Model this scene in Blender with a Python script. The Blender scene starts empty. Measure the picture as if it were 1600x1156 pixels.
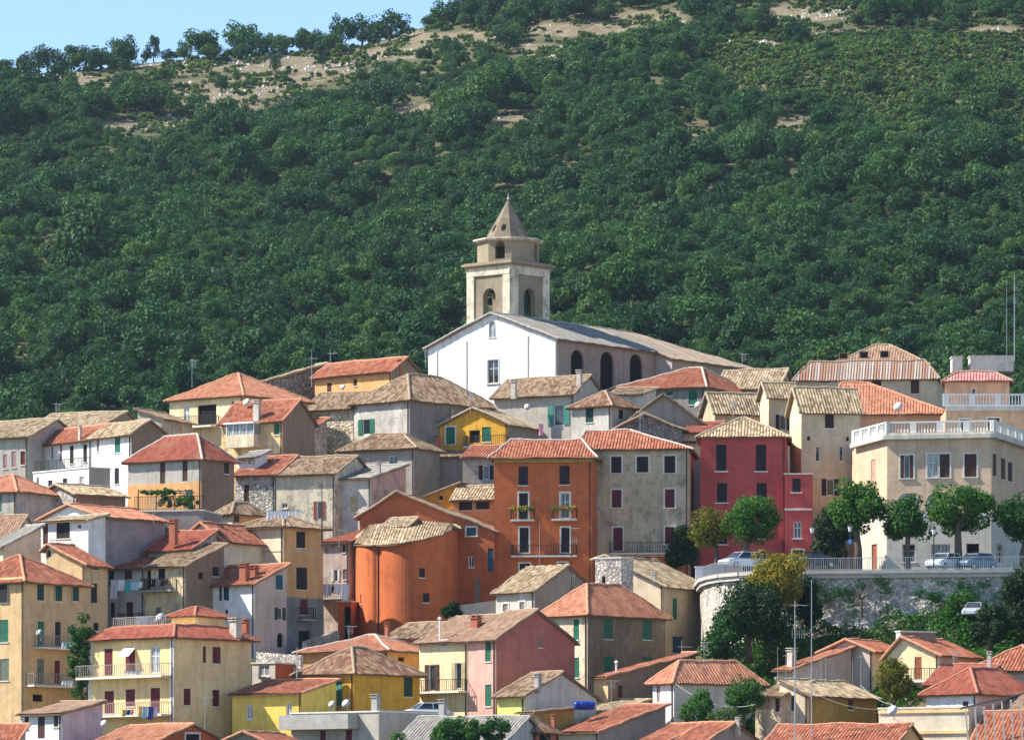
import bpy, math, random
import numpy as np
from mathutils import Vector, Matrix
from mathutils.geometry import tessellate_polygon

# ---------------------------------------------------------------- camera, sky, sun, exposure
SC = bpy.context.scene
COL = SC.collection
F = 8000.0          # focal length in photograph pixels (1600 wide)
HZ = 1350.0         # height of the horizon in the photograph
cam = bpy.data.objects.new('camera', bpy.data.cameras.new('camera'))
COL.objects.link(cam); SC.camera = cam
cam.location = (0, 0, 0); cam.rotation_euler = (math.radians(90), 0, 0)
cam.data.sensor_width = 36.0; cam.data.lens = 36.0*F/1600.0
cam.data.shift_y = (HZ-578.0)/1600.0
cam.data.clip_start = 1.0; cam.data.clip_end = 12000.0

SUN_AZ = math.radians(0.5)      # sun stands to the left, a little beyond the picture plane
SUN_EL = math.radians(45)
sv = Vector((-math.cos(SUN_AZ)*math.cos(SUN_EL), math.sin(SUN_AZ)*math.cos(SUN_EL), math.sin(SUN_EL)))
W = bpy.data.worlds.new('World'); SC.world = W; W.use_nodes = True
nt = W.node_tree; bg = nt.nodes['Background']
sky = nt.nodes.new('ShaderNodeTexSky'); sky.sky_type = 'NISHITA'; sky.sun_disc = False
sky.sun_elevation = SUN_EL; sky.sun_rotation = math.atan2(sv.x, sv.y)
sky.altitude = 800; sky.air_density = 0.85; sky.dust_density = 0.0; sky.ozone_density = 3.5
nt.links.new(sky.outputs[0], bg.inputs[0]); bg.inputs[1].default_value = 0.13
sl = bpy.data.lights.new('sun', 'SUN'); sl.energy = 4.9; sl.angle = math.radians(0.5); sl.color = (1, .935, .83)
so = bpy.data.objects.new('sun', sl); COL.objects.link(so)
so.rotation_euler = (-sv).to_track_quat('-Z', 'Y').to_euler()
SC.view_settings.view_transform = 'Standard'; SC.view_settings.look = 'None'
SC.view_settings.exposure = 0.88; SC.view_settings.gamma = 1.0
SC.cycles.max_bounces = 5; SC.cycles.diffuse_bounces = 3; SC.cycles.transparent_max_bounces = 4

# ---------------------------------------------------------------- helpers
RND = random.Random(7)
def PX(px, Y): return (px-800.0)*Y/F
def PZ(py, Y): return (HZ-py)*Y/F
def P3(px, py, Y): return Vector((PX(px, Y), Y, PZ(py, Y)))

def tag(o, label=None, cat=None, group=None, kind=None):
    if label: o['label'] = label
    if cat: o['category'] = cat
    if group: o['group'] = group
    if kind: o['kind'] = kind
    return o

def empty(name, loc, label=None, cat=None, group=None):
    o = bpy.data.objects.new(name, None); o.empty_display_size = .5
    COL.objects.link(o); o.location = loc
    return tag(o, label, cat, group)

def rootloc(p):
    v = Vector((0, 0, 0))
    while p is not None:
        v = v + p.location; p = p.parent
    return v

class MB:
    "collects shapes given in world coordinates and links them as one mesh"
    def __init__(s): s.v = []; s.f = []; s.uv = []
    def add(s, vs, fs, uv=None):
        n = len(s.v); s.v += [tuple(p) for p in vs]
        for i, f in enumerate(fs):
            s.f.append(tuple(n+k for k in f))
            s.uv.append(uv[i] if uv else None)
    def box(s, o, ax, ay, az):
        o, ax, ay, az = Vector(o), Vector(ax), Vector(ay), Vector(az)
        v = [o, o+ax, o+ax+ay, o+ay]; v += [p+az for p in v]
        f = [(0,3,2,1),(4,5,6,7),(0,1,5,4),(1,2,6,5),(2,3,7,6),(3,0,4,7)]
        if ax.cross(ay).dot(az) < 0: f = [tuple(reversed(q)) for q in f]
        s.add(v, f)
    def cbox(s, c, sx, sy, sz, ang=0):
        ca, sa = math.cos(ang), math.sin(ang); c = Vector(c)
        ax = Vector((ca, sa, 0))*sx; ay = Vector((-sa, ca, 0))*sy
        s.box(c-ax/2-ay/2, ax, ay, (0, 0, sz))
    def tube(s, pts, rads, n=6, cap=True):
        pts = [Vector(p) for p in pts]
        if not hasattr(rads, '__len__'): rads = [rads]*len(pts)
        base = len(s.v); vs = []
        for i, p in enumerate(pts):
            d = (pts[min(i+1, len(pts)-1)]-pts[max(i-1, 0)])
            if d.length < 1e-6: d = Vector((0, 0, 1))
            d.normalize(); a = d.orthogonal().normalized() if abs(d.z) < .95 else Vector((1, 0, 0)); b = d.cross(a).normalized(); a = b.cross(d)
            for k in range(n):
                t = 2*math.pi*k/n; vs.append(p+(a*math.cos(t)+b*math.sin(t))*rads[i])
        fs = [(i*n+k, i*n+(k+1) % n, (i+1)*n+(k+1) % n, (i+1)*n+k) for i in range(len(pts)-1) for k in range(n)]
        if cap:
            fs.append(tuple(range(n))[::-1]); fs.append(tuple((len(pts)-1)*n+k for k in range(n)))
        s.add(vs, fs)
    def lathe(s, c, prof, n=10, ax=None):
        c = Vector(c); vs = []
        R = Matrix.Identity(3) if ax is None else Vector(ax).to_track_quat('Z', 'Y').to_matrix()
        for r, z in prof:
            for k in range(n):
                t = 2*math.pi*k/n; vs.append(c+R @ Vector((r*math.cos(t), r*math.sin(t), z)))
        fs = [(i*n+k, i*n+(k+1) % n, (i+1)*n+(k+1) % n, (i+1)*n+k) for i in range(len(prof)-1) for k in range(n)]
        fs.append(tuple(range(n))[::-1]); fs.append(tuple((len(prof)-1)*n+k for k in range(n)))
        s.add(vs, fs)
    def sheet(s, pts):
        s.add(pts, [tuple(range(len(pts)))])
    def prism(s, pts, off):
        "closed slab: polygon pts extruded by vector off"
        pts = [Vector(p) for p in pts]; n = len(pts); off = Vector(off)
        nn = (pts[1]-pts[0]).cross(pts[2]-pts[0])
        if nn.dot(off) > 0: pts = pts[::-1]
        vs = pts+[p+off for p in pts]
        fs = [tuple(range(n)), tuple(n+k for k in reversed(range(n)))]
        fs += [(k, n+k, n+(k+1) % n, (k+1) % n) for k in range(n)]
        s.add(vs, fs)
    def build(s, name, mat, parent=None, smooth=False, loc=None):
        if not s.v: return None
        base = rootloc(parent) if parent is not None else Vector(loc or (0, 0, 0))
        me = bpy.data.meshes.new(name)
        me.from_pydata([(p[0]-base.x, p[1]-base.y, p[2]-base.z) for p in s.v], [], s.f)
        if any(u is not None for u in s.uv):
            ul = me.uv_layers.new(name='UVMap').data; i = 0
            for f, u in zip(s.f, s.uv):
                for k in range(len(f)):
                    ul[i].uv = u[k] if u is not None else (0, 0); i += 1
        me.materials.append(mat)
        if smooth: me.shade_smooth()
        o = bpy.data.objects.new(name, me); COL.objects.link(o)
        if parent is not None: o.parent = parent
        else: o.location = base
        return o

# ---------------------------------------------------------------- materials
_m = {}
class NT:
    def __init__(s, name):
        s.m = bpy.data.materials.new(name); s.m.use_nodes = True; s.t = s.m.node_tree
        s.b = s.t.nodes['Principled BSDF']; s.b.inputs['Roughness'].default_value = .85
        s.b.inputs['Specular IOR Level'].default_value = .2
    def n(s, typ, **kw):
        o = s.t.nodes.new('ShaderNode'+typ)
        for k, v in kw.items():
            if k[0] == 'i': o.inputs[int(k[1:])].default_value = v
            else: setattr(o, k, v)
        return o
    def l(s, a, b): s.t.links.new(a, b)
    def noise(s, vec, scale, detail=3, rough=.55):
        o = s.n('TexNoise'); o.inputs['Scale'].default_value = scale; o.inputs['Detail'].default_value = detail
        o.inputs['Roughness'].default_value = rough; s.l(vec, o.inputs['Vector']); return o.outputs['Fac']
    def mapping(s, vec, sc, loc=(0, 0, 0)):
        o = s.n('Mapping'); o.inputs['Scale'].default_value = sc; o.inputs['Location'].default_value = loc
        s.l(vec, o.inputs['Vector']); return o.outputs[0]
    def ramp(s, fac, stops, interp='LINEAR'):
        o = s.n('ValToRGB'); e = o.color_ramp; e.interpolation = interp
        while len(e.elements) < len(stops): e.elements.new(.5)
        for el, (p, c) in zip(e.elements, stops):
            el.position = p; el.color = (c[0], c[1], c[2], 1) if hasattr(c, '__len__') else (c, c, c, 1)
        s.l(fac, o.inputs[0]); return o.outputs[0]
    def mix(s, fac, a, b, mode='MIX'):
        o = s.n('MixRGB', blend_type=mode)
        for sock, v in ((o.inputs[0], fac), (o.inputs[1], a), (o.inputs[2], b)):
            if isinstance(v, (int, float)): sock.default_value = v
            elif hasattr(v, '__len__'): sock.default_value = (v[0], v[1], v[2], 1)
            else: s.l(v, sock)
        return o.outputs[0]
    def math(s, op, a, b=0.0):
        o = s.n('Math', operation=op)
        for i, v in enumerate((a, b)):
            if isinstance(v, (int, float)): o.inputs[i].default_value = v
            else: s.l(v, o.inputs[i])
        return o.outputs[0]
    def bump(s, h, strength=.5, dist=.03):
        o = s.n('Bump'); o.inputs['Strength'].default_value = strength; o.inputs['Distance'].default_value = dist
        s.l(h, o.inputs['Height']); s.l(o.outputs[0], s.b.inputs['Normal'])
    def col(s, c):
        if hasattr(c, '__len__'): s.b.inputs['Base Color'].default_value = (c[0], c[1], c[2], 1)
        else: s.l(c, s.b.inputs['Base Color'])

def cmul(c, k): return tuple(min(1, x*k) for x in c)

def plain(name, c, rough=.7, metal=0, vary=.12, scale=3):
    if name in _m: return _m[name]
    s = NT(name); g = s.n('NewGeometry')
    f = s.noise(g.outputs['Position'], scale, 4)
    s.col(s.mix(1.0, c, s.ramp(f, [(.25, 1-vary), (.75, 1+vary*.6)]), 'MULTIPLY'))
    s.b.inputs['Roughness'].default_value = rough; s.b.inputs['Metallic'].default_value = metal
    _m[name] = s.m; return s.m

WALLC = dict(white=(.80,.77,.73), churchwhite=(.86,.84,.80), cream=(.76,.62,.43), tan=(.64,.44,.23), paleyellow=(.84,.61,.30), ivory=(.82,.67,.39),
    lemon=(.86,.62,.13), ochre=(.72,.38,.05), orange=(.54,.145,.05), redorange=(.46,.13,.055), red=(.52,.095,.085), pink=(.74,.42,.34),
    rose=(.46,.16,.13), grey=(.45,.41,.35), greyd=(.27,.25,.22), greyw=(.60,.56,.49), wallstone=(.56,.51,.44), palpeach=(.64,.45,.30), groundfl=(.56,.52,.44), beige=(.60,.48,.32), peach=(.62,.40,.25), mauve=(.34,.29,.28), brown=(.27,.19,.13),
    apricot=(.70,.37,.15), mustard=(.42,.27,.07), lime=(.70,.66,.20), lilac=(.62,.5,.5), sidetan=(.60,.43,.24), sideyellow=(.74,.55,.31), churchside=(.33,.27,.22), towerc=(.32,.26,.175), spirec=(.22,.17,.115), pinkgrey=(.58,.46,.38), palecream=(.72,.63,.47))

def wallmat(key, grime=.35):
    "key: colour, optional suffix _s (rubble stone), _w (worn, patchy render)"
    nm = 'render_'+key
    if nm in _m: return _m[nm]
    base, _, suf = key.partition('_'); c = WALLC[base]
    s = NT(nm); g = s.n('NewGeometry'); P = g.outputs['Position']
    if suf == 's':
        v = s.n('TexVoronoi', feature='F1'); v.inputs['Scale'].default_value = 3.9; s.l(P, v.inputs['Vector'])
        v2 = s.n('TexVoronoi', feature='DISTANCE_TO_EDGE'); v2.inputs['Scale'].default_value = 3.9; s.l(P, v2.inputs['Vector'])
        r = s.n('SeparateColor'); s.l(v.outputs['Color'], r.inputs[0])
        col = s.ramp(r.outputs[0], [(0, cmul(c, .55)), (.35, cmul(c, .9)), (.7, cmul(c, 1.2)), (1, cmul(c, 1.5))])
        col = s.mix(s.ramp(v2.outputs['Distance'], [(.02, 1), (.12, 0)]), col, cmul(c, .5))
        col = s.mix(1.0, col, s.ramp(s.noise(P, .5, 4), [(.3, .72), (.7, 1.15)]), 'MULTIPLY')
        s.col(col); s.bump(v2.outputs['Distance'], .8, .12)
        s.b.inputs['Roughness'].default_value = .95
        _m[nm] = s.m; return s.m
    big = s.noise(P, .35, 5, .6); med = s.noise(P, 1.6, 5, .65); fine = s.noise(P, 9, 3)
    streak = s.noise(s.mapping(P, (2.2, 2.2, .22)), 1.0, 4, .6)
    k = 1.25 if suf else .95
    col = s.mix(1.0, c, s.ramp(big, [(.3, 1-.20*k), (.5, 1.0), (.72, 1+.12*k)]), 'MULTIPLY')
    dark = tuple(x*.55+.03 for x in c)
    col = s.mix(s.ramp(streak, [(.48, 0), (.72, .62*k)]), col, dark)
    if suf == 'w':
        col = s.mix(s.ramp(med, [(.56, 0), (.60, .55)]), col, tuple(x*.35+.20 for x in c))
        col = s.mix(s.ramp(s.noise(P, .8, 6, .7), [(.52, 0), (.66, .7)]), col, (.17, .145, .115))
        col = s.mix(s.ramp(s.noise(s.mapping(P, (1.1, 1.1, .35), (7, 3, 1)), 1.0, 6, .75), [(.50, 0), (.64, .6)]), col, tuple(x*.45+.04 for x in c))
    col = s.mix(1.0, col, s.ramp(med, [(.25, .82), (.5, 1.0), (.75, 1.1)]), 'MULTIPLY')
    col = s.mix(1.0, col, s.ramp(fine, [(.3, .94), (.7, 1.04)]), 'MULTIPLY')
    s.col(col); s.b.inputs['Roughness'].default_value = .92
    s.bump(s.math('ADD', med, s.math('MULTIPLY', fine, .4)), .35, .05)
    _m[nm] = s.m; return s.m

TILEC = {  # ramp of tile colours
 'red': [(0, (.15,.05,.03)), (.35, (.32,.10,.055)), (.7, (.44,.16,.09)), (1, (.50,.30,.19))],
 'new': [(0, (.28,.105,.06)), (.4, (.46,.185,.105)), (.8, (.57,.27,.16)), (1, (.62,.41,.28))],
 'dkred': [(0, (.20,.05,.035)), (.4, (.33,.09,.055)), (.8, (.42,.13,.08)), (1, (.48,.22,.14))],
 'pale': [(0, (.11,.075,.045)), (.3, (.27,.19,.11)), (.62, (.43,.32,.19)), (1, (.58,.46,.30))],
 'old': [(0, (.085,.05,.032)), (.3, (.19,.115,.07)), (.62, (.31,.20,.12)), (1, (.45,.33,.21))],
 'brown': [(0, (.10,.05,.032)), (.4, (.22,.11,.065)), (.8, (.33,.18,.11)), (1, (.44,.29,.19))],
 'pinkish': [(0, (.19,.11,.07)), (.4, (.35,.21,.135)), (.8, (.46,.30,.20)), (1, (.55,.41,.29))],
 'grey': [(0, (.19,.175,.15)), (.4, (.30,.28,.245)), (.8, (.38,.355,.31)), (1, (.44,.41,.36))],
 'dark': [(0, (.06,.05,.035)), (.4, (.11,.09,.06)), (.8, (.16,.13,.09)), (1, (.24,.15,.09))],
 'magenta': [(0, (.30,.11,.10)), (.4, (.50,.20,.18)), (.8, (.60,.28,.25)), (1, (.62,.38,.34))],
 'dusty': [(0, (.28,.20,.14)), (.4, (.38,.29,.21)), (.8, (.46,.36,.27)), (1, (.52,.42,.33))],
 'stripe': [(0, (.30,.15,.10)), (.45, (.40,.23,.16)), (.55, (.38,.30,.25)), (1, (.46,.40,.34))],
}
def tilemat(key):
    nm = 'tiles_'+key
    if nm in _m: return _m[nm]
    s = NT(nm); u = s.n('UVMap'); u.uv_map = 'UVMap'; g = s.n('NewGeometry')
    sx = s.n('SeparateXYZ'); s.l(u.outputs[0], sx.inputs[0])
    PER = .28; cu = s.math('FLOOR', s.math('DIVIDE', sx.outputs[0], PER)); cv = s.math('FLOOR', s.math('DIVIDE', sx.outputs[1], .45 if key != 'stripe' else 50))
    cb = s.n('CombineXYZ'); s.l(cu, cb.inputs[0]); s.l(cv, cb.inputs[1]); 
    wn = s.n('TexWhiteNoise', noise_dimensions='3D'); s.l(cb.outputs[0], wn.inputs['Vector'])
    big = s.noise(g.outputs['Position'], .45, 4, .6)
    f = s.math('ADD', s.math('MULTIPLY', wn.outputs['Value'], .85 if key in ('pale', 'old', 'brown', 'stripe') else .6), s.math('MULTIPLY', big, .35))
    col = s.ramp(f, TILEC[key])
    # lichen and dust in patches of their own
    lich = s.ramp(s.noise(g.outputs['Position'], 1.3, 5, .7), [(.50, 0), (.70, .6 if key in ('pale', 'old', 'brown', 'dark', 'grey') else .38)])
    col = s.mix(lich, col, (.30, .25, .15) if key != 'dark' else (.10, .10, .05))
    fr = s.math('FRACT', s.math('DIVIDE', sx.outputs[1], .45))
    col = s.mix(s.ramp(fr, [(.0, .45), (.14, 0)]), col, cmul(TILEC[key][0][1], .6))
    fu = s.math('ABSOLUTE', s.math('SUBTRACT', s.math('FRACT', s.math('DIVIDE', sx.outputs[0], PER)), .5))
    col = s.mix(s.ramp(fu, [(.36, 0), (.5, .55)]), col, cmul(TILEC[key][0][1], .55))
    s.col(col); s.b.inputs['Roughness'].default_value = .9
    s.bump(s.math('ADD', fr, s.math('MULTIPLY', wn.outputs['Value'], .6)), .5, .05)
    _m[nm] = s.m; return s.m

def glassmat():
    if 'glass' in _m: return _m['glass']
    s = NT('window_glass'); g = s.n('NewGeometry')
    s.col(s.ramp(s.noise(g.outputs['Position'], .8, 2), [(.35, (.012,.015,.02)), (.65, (.05,.06,.07))]))
    s.b.inputs['Roughness'].default_value = .08; s.b.inputs['Specular IOR Level'].default_value = .6
    _m['glass'] = s.m; return s.m
def dullglass():
    if 'dglass' in _m: return _m['dglass']
    s = NT('curtained_glass'); g = s.n('NewGeometry')
    s.col(s.ramp(s.noise(s.mapping(g.outputs['Position'], (4, 4, .6)), 1.5, 2), [(.35, (.16,.18,.20)), (.6, (.38,.40,.40))]))
    s.b.inputs['Roughness'].default_value = .15; s.b.inputs['Specular IOR Level'].default_value = .5
    _m['dglass'] = s.m; return s.m

SHC = dict(green=(.025,.16,.10), dkgreen=(.02,.07,.05), teal=(.07,.25,.21), mar=(.13,.022,.03), brown=(.085,.04,.03), dark=(.028,.022,.028),
    grey=(.25,.22,.20), pur=(.22,.13,.17), pinkw=(.42,.24,.24), blue=(.03,.10,.16), beige=(.48,.40,.24), white=(.72,.72,.7), rust=(.32,.10,.05), ppink=(.55,.33,.24), greyg=(.16,.19,.15))
def shutmat(key):
    nm = 'shutter_'+key
    if nm in _m: return _m[nm]
    s = NT(nm); g = s.n('NewGeometry'); c = SHC[key]
    sp = s.n('SeparateXYZ'); s.l(g.outputs['Position'], sp.inputs[0])
    w = s.math('FRACT', s.math('MULTIPLY', sp.outputs[2], 11))
    col = s.mix(s.ramp(w, [(.0, .5), (.35, 0)]), c, cmul(c, .45))
    col = s.mix(1.0, col, s.ramp(s.noise(g.outputs['Position'], 2.2, 4), [(.3, .8), (.7, 1.25)]), 'MULTIPLY')
    s.col(col); s.b.inputs['Roughness'].default_value = .6; s.bump(w, .6, .02)
    _m[nm] = s.m; return s.m

def leafmat(nm, a, b, c, trans=.25):
    if nm in _m: return _m[nm]
    s = NT(nm); g = s.n('NewGeometry'); oi = s.n('ObjectInfo')
    isl = s.ramp(g.outputs['Random Per Island'], [(0, a), (.5, b), (1, c)])
    hue = s.ramp(oi.outputs['Random'], [(0, (.55, .68, .75)), (.35, (.9, .92, .9)), (.7, (1.15, 1.12, .95)), (1, (1.8, 1.5, 1.0))])
    col = s.mix(1.0, isl, hue, 'MULTIPLY'); s.col(col)
    s.b.inputs['Roughness'].default_value = .6; s.b.inputs['Specular IOR Level'].default_value = .15
    tr = s.n('BsdfTranslucent'); s.l(s.mix(1.0, col, (1.3, 1.5, .6), 'MULTIPLY'), tr.inputs[0])
    mx = s.n('MixShader'); mx.inputs[0].default_value = trans
    s.l(s.b.outputs[0], mx.inputs[1]); s.l(tr.outputs[0], mx.inputs[2])
    s.l(mx.outputs[0], s.t.nodes['Material Output'].inputs[0])
    _m[nm] = s.m; return s.m

M_TRIM = plain('pale_trim', (.70,.66,.58)); M_WHITE = plain('white_paint', (.80,.79,.77)); M_IRON = plain('dark_iron', (.05,.045,.045), .5, .3)
M_BOARD = plain('eave_boards', (.22,.15,.10), .9); M_MORTAR = plain('ridge_mortar', (.55,.47,.38), .95, 0, .25, 5)
M_BRICK = plain('brick_red', (.38,.13,.08), .9, 0, .3, 8); M_CONC = plain('concrete', (.40,.38,.35), .95, 0, .25, 1.5)
M_PLAST = plain('chimney_plaster', (.52,.47,.40), .95, 0, .3, 3); M_PIPE = plain('pipe_brown', (.09,.05,.04), .5)
M_STEEL = plain('galvanised_steel', (.45,.46,.47), .4, .6, .1); M_BARK = plain('bark', (.13,.10,.075), .95, 0, .4, 4)
M_BLACK = plain('unlit_depth_black', (.012,.011,.012), .9)  # near black that stands in for unlit depth behind openings
# ---------------------------------------------------------------- building system
CTRL = []            # ground heights under the buildings (x, y, z)
class Face:
    "vertical wall plane: origin o (bottom corner), unit direction d, outward normal n"
    def __init__(s, o, d, n, length, top, zb):
        s.o = Vector(o); s.d = Vector(d); s.n = Vector(n); s.len = length; s.top = top; s.zb = zb; s.holes = []
    def t(s, px):
        k = px-800.0
        return (k*s.o.y-F*s.o.x)/(F*s.d.x-k*s.d.y)
    def pt(s, t, z, out=0.0):
        p = s.o+s.d*t+s.n*out; return Vector((p.x, p.y, z))
    def z(s, t, py): return PZ(py, s.o.y+s.d.y*t)
    def box(s, mb, t0, t1, z0, z1, d0, d1):
        mb.box(s.pt(t0, z0, d0), s.d*(t1-t0), s.n*(d1-d0), (0, 0, z1-z0))
    def ztop(s, t):
        for (a, za), (b, zb_) in zip(s.top, s.top[1:]):
            if a-1e-6 <= t <= b+1e-6: return za+(zb_-za)*(t-a)/max(b-a, 1e-6)
        return s.top[-1][1]
    def wall(s, mb, depth=.2):
        out = [(0, s.zb), (s.len, s.zb)]+[(t, z) for t, z in reversed(s.top)]
        polys = [[Vector((a, b, 0)) for a, b in out]]
        for h in s.holes: polys.append([Vector((a, b, 0)) for a, b in h])
        flat = [p for q in polys for p in q]
        tris = tessellate_polygon(polys)
        base = [s.pt(p.x, p.y) for p in flat]
        fs = []
        for a, b, c in tris:
            if (base[b]-base[a]).cross(base[c]-base[a]).dot(s.n) < 0: a, c = c, a
            fs.append((a, b, c))
        mb.add(base, fs)
        for h in s.holes:
            k = len(h)
            for i in range(k):
                a, b = h[i], h[(i+1) % k]
                q = [s.pt(a[0], a[1]), s.pt(b[0], b[1]), s.pt(b[0], b[1], -depth), s.pt(a[0], a[1], -depth)]
                mb.add(q, [(0, 1, 2, 3)])

def arch_pts(t0, t1, z0, z1, n=8):
    r = (t1-t0)/2; zs = z1-min(r, (z1-z0)*.6); k = (z1-zs)
    pts = [(t0, z0), (t1, z0)]
    for i in range(n+1):
        a = math.pi*i/n; pts.append(((t0+t1)/2+r*math.cos(a), zs+k*math.sin(a)))
    return pts

GCOL = ['dark']
def window(face, x0, x1, y0, y1, kind, colr, opts, wall_part):
    """one window or door: frame mesh, with pane, shutters and sill as its children.
    kind s closed shutters, o open shutters, g glazed, h dark opening, c curtained glass, D door"""
    t0, t1 = sorted((face.t(x0), face.t(x1)))
    tm = (t0+t1)/2; z0, z1 = face.z(tm, y1), face.z(tm, y0)
    if t0 < .05 or t1 > face.len-.05:
        t0 = max(t0, .08); t1 = min(t1, face.len-.08)
        if t1-t0 < .2: return
    flat = z1 > min(face.ztop(t0), face.ztop(t1))-.06
    pts = arch_pts(t0, t1, z0, z1) if 'a' in opts else [(t0, z0), (t1, z0), (t1, z1), (t0, z1)]
    full = 'o' in kind
    if kind == 'o':       # shutters stand outside the opening
        w = (t1-t0)*.27; i0, i1 = t0+w, t1-w
        pts = [(i0, z0), (i1, z0), (i1, z1), (i0, z1)]
    else: i0, i1 = t0, t1
    rec = 0.0
    if not flat: face.holes.append(pts)
    else: rec = .22
    dd = lambda x: x+rec
    par = wall_part
    fr = MB(); b = .07
    fcol = M_TRIM if 't' in opts else M_WHITE if kind in 'gco' else (M_TRIM if kind != 'h' else M_BOARD)
    dF = -.15
    if 'a' in opts:
        inner = arch_pts(i0+b, i1-b, z0+.02, z1-b)
        outer = arch_pts(i0, i1, z0, z1)
        for i in range(len(outer)):
            j = (i+1) % len(outer)
            fr.add([face.pt(*outer[i], dd(dF)), face.pt(*outer[j], dd(dF)), face.pt(*inner[j], dd(dF)), face.pt(*inner[i], dd(dF))], [(0, 1, 2, 3)])
    else:
        face.box(fr, i0, i0+b, z0, z1, dd(dF), dd(dF+.06)); face.box(fr, i1-b, i1, z0, z1, dd(dF), dd(dF+.06))
        face.box(fr, i0+b, i1-b, z1-b, z1, dd(dF), dd(dF+.06)); face.box(fr, i0+b, i1-b, z0, z0+b, dd(dF), dd(dF+.06))
        if kind in 'gc' and i1-i0 > .5:
            m = (i0+i1)/2; face.box(fr, m-.03, m+.03, z0+b, z1-b, dd(dF), dd(dF+.055))
            if z1-z0 > 1.3: face.box(fr, i0+b, i1-b, z0+(z1-z0)*.62, z0+(z1-z0)*.62+.05, dd(dF), dd(dF+.05))
    if 't' in opts and 'a' not in opts:       # raised surround
        s_ = .14
        face.box(fr, t0-s_, t0, z0-.02, z1+s_, .002, .05); face.box(fr, t1, t1+s_, z0-.02, z1+s_, .002, .05)
        face.box(fr, t0, t1, z1, z1+s_, .002, .05)
    name = 'door' if kind == 'D' or (z1-z0) > 2.05 and kind != 'h' else 'window'
    fo = fr.build(name, fcol, par)
    # closing parts
    if kind == 's' or kind == 'D':
        m = (i0+i1)/2; d0 = dd(-.10)
        if i1-i0 > .55 and kind == 's':
            for a, c in ((i0+.01, m-.008), (m+.008, i1-.01)):
                q = MB(); face.box(q, a, c, z0+.02, z1-.02, d0, d0+.045); face.box(q, a, c, z0+(z1-z0)*.48, z0+(z1-z0)*.53, d0+.045, d0+.06); q.build('shutter', shutmat(colr), fo)
        else:
            q = MB(); face.box(q, i0+.01, i1-.01, z0+.02, z1-.02, d0, d0+.045); q.build('shutter' if kind == 's' else 'door_leaf', shutmat(colr), fo)
    else:
        q = MB(); 
        if kind == 'h': q.add([face.pt(a, b_, dd(-.19)) for a, b_ in pts], [tuple(range(len(pts)))]); q.build('pane', M_BLACK, fo)  # black sheet, no glass: paints the unlit interior of the opening
        else:
            q.add([face.pt(a, b_, dd(-.125)) for a, b_ in pts], [tuple(range(len(pts)))]); q.build('pane', dullglass() if kind == 'c' else glassmat(), fo)
    if kind == 'o':
        for a, c in ((t0, i0), (i1, t1)):
            q = MB(); face.box(q, a, c-.01, z0, z1, .02, .06); q.build('shutter', shutmat(colr), fo)
    if 'i' in opts or 't' in opts or (kind in 'sgc' and z1-z0 < 2.0 and 'n' not in opts):
        q = MB(); e = .16 if 'i' in opts or 't' in opts else .05
        face.box(q, t0-e, t1+e, z0-.09, z0-.005, .004, .13 if e > .1 else .07); q.build('sill', M_WHITE if 'i' in opts else M_TRIM, fo)
    if 'v' in opts:       # small awning
        q = MB(); p = [face.pt(t0-.1, z1, .03), face.pt(t1+.1, z1, .03), face.pt(t1+.1, z1-.7, .8), face.pt(t0-.1, z1-.7, .8)]
        q.prism(p, (0, 0, -.04)); q.build('awning', M_WHITE, fo)

def railing_mesh(mb, a, b, h=.95, step=.22, r=.016):
    a, b = Vector(a), Vector(b); L = (b-a).length; n = max(1, int(L/step)); up = Vector((0, 0, 1))
    d = (b-a).normalized(); s = Vector((-d.y, d.x, 0))
    mb.box(a+up*(h-.04)-s*.025, d*L, s*.05, up*.045); mb.box(a+up*.08-s*.015, d*L, s*.03, up*.03)
    for i in range(n+1):
        p = a+d*(L*i/n); w = r*2 if i % 6 else r*3
        mb.box(p-d*w/2-s*w/2, d*w, s*w, up*(h-.04))

def balcony(face, x0, x1, yf, opts, par, depth=.9):
    t0, t1 = sorted((face.t(x0), face.t(x1))); z = face.z((t0+t1)/2, yf)
    t1 = min(t1, face.len+.3)
    q = MB(); face.box(q, t0, t1, z-.16, z, .003, depth); slab = q.build('balcony', M_TRIM if 'c' not in opts else M_CONC, par)
    r = MB()
    if 'w' in opts:
        face.box(r, t0, t1, z+.01, z+.95, depth-.10, depth); face.box(r, t0, t0+.1, z+.01, z+.95, .01, depth-.10); face.box(r, t1-.1, t1, z+.01, z+.95, .01, depth-.10)
        r.build('parapet', M_CONC, slab)
    else:
        a, b, c, d = face.pt(t0+.04, z, .03), face.pt(t0+.04, z, depth-.05), face.pt(t1-.04, z, depth-.05), face.pt(t1-.04, z, .03)
        for p, q2 in ((a, b), (b, c), (c, d)): railing_mesh(r, p, q2)
        r.build('railing', M_IRON if 'l' not in opts else plain('railing_grey', (.33,.30,.27), .6), slab)
    if 'f' in opts:
        for k in range(4):
            g = MB(); tt = t0+(t1-t0)*(k+.5)/4; c = face.pt(tt, z+.88, depth+.06)
            for i in range(60):
                rr = RND; p = c+Vector((rr.gauss(0, .16), rr.gauss(0, .1), rr.gauss(.08, .1))); w = .05
                nrm = Vector((rr.uniform(-1, 1), rr.uniform(-1, 1), rr.uniform(-1, 1))).normalized(); u = nrm.orthogonal()*w; v = nrm.cross(u)
                g.sheet([p-u-v, p+u-v, p+u+v, p-u+v])
            g.build('flower_box', leafmat('balcony_flowers', (.05,.14,.03), (.16,.2,.03), (.4,.14,.05)), slab)

def sag(p): # slight unevenness of old roofs, by position
    return .05*math.sin(p.x*.9+1.3)*math.sin(p.y*.7)+.03*math.sin(p.x*2.3+p.y*1.9)

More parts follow.
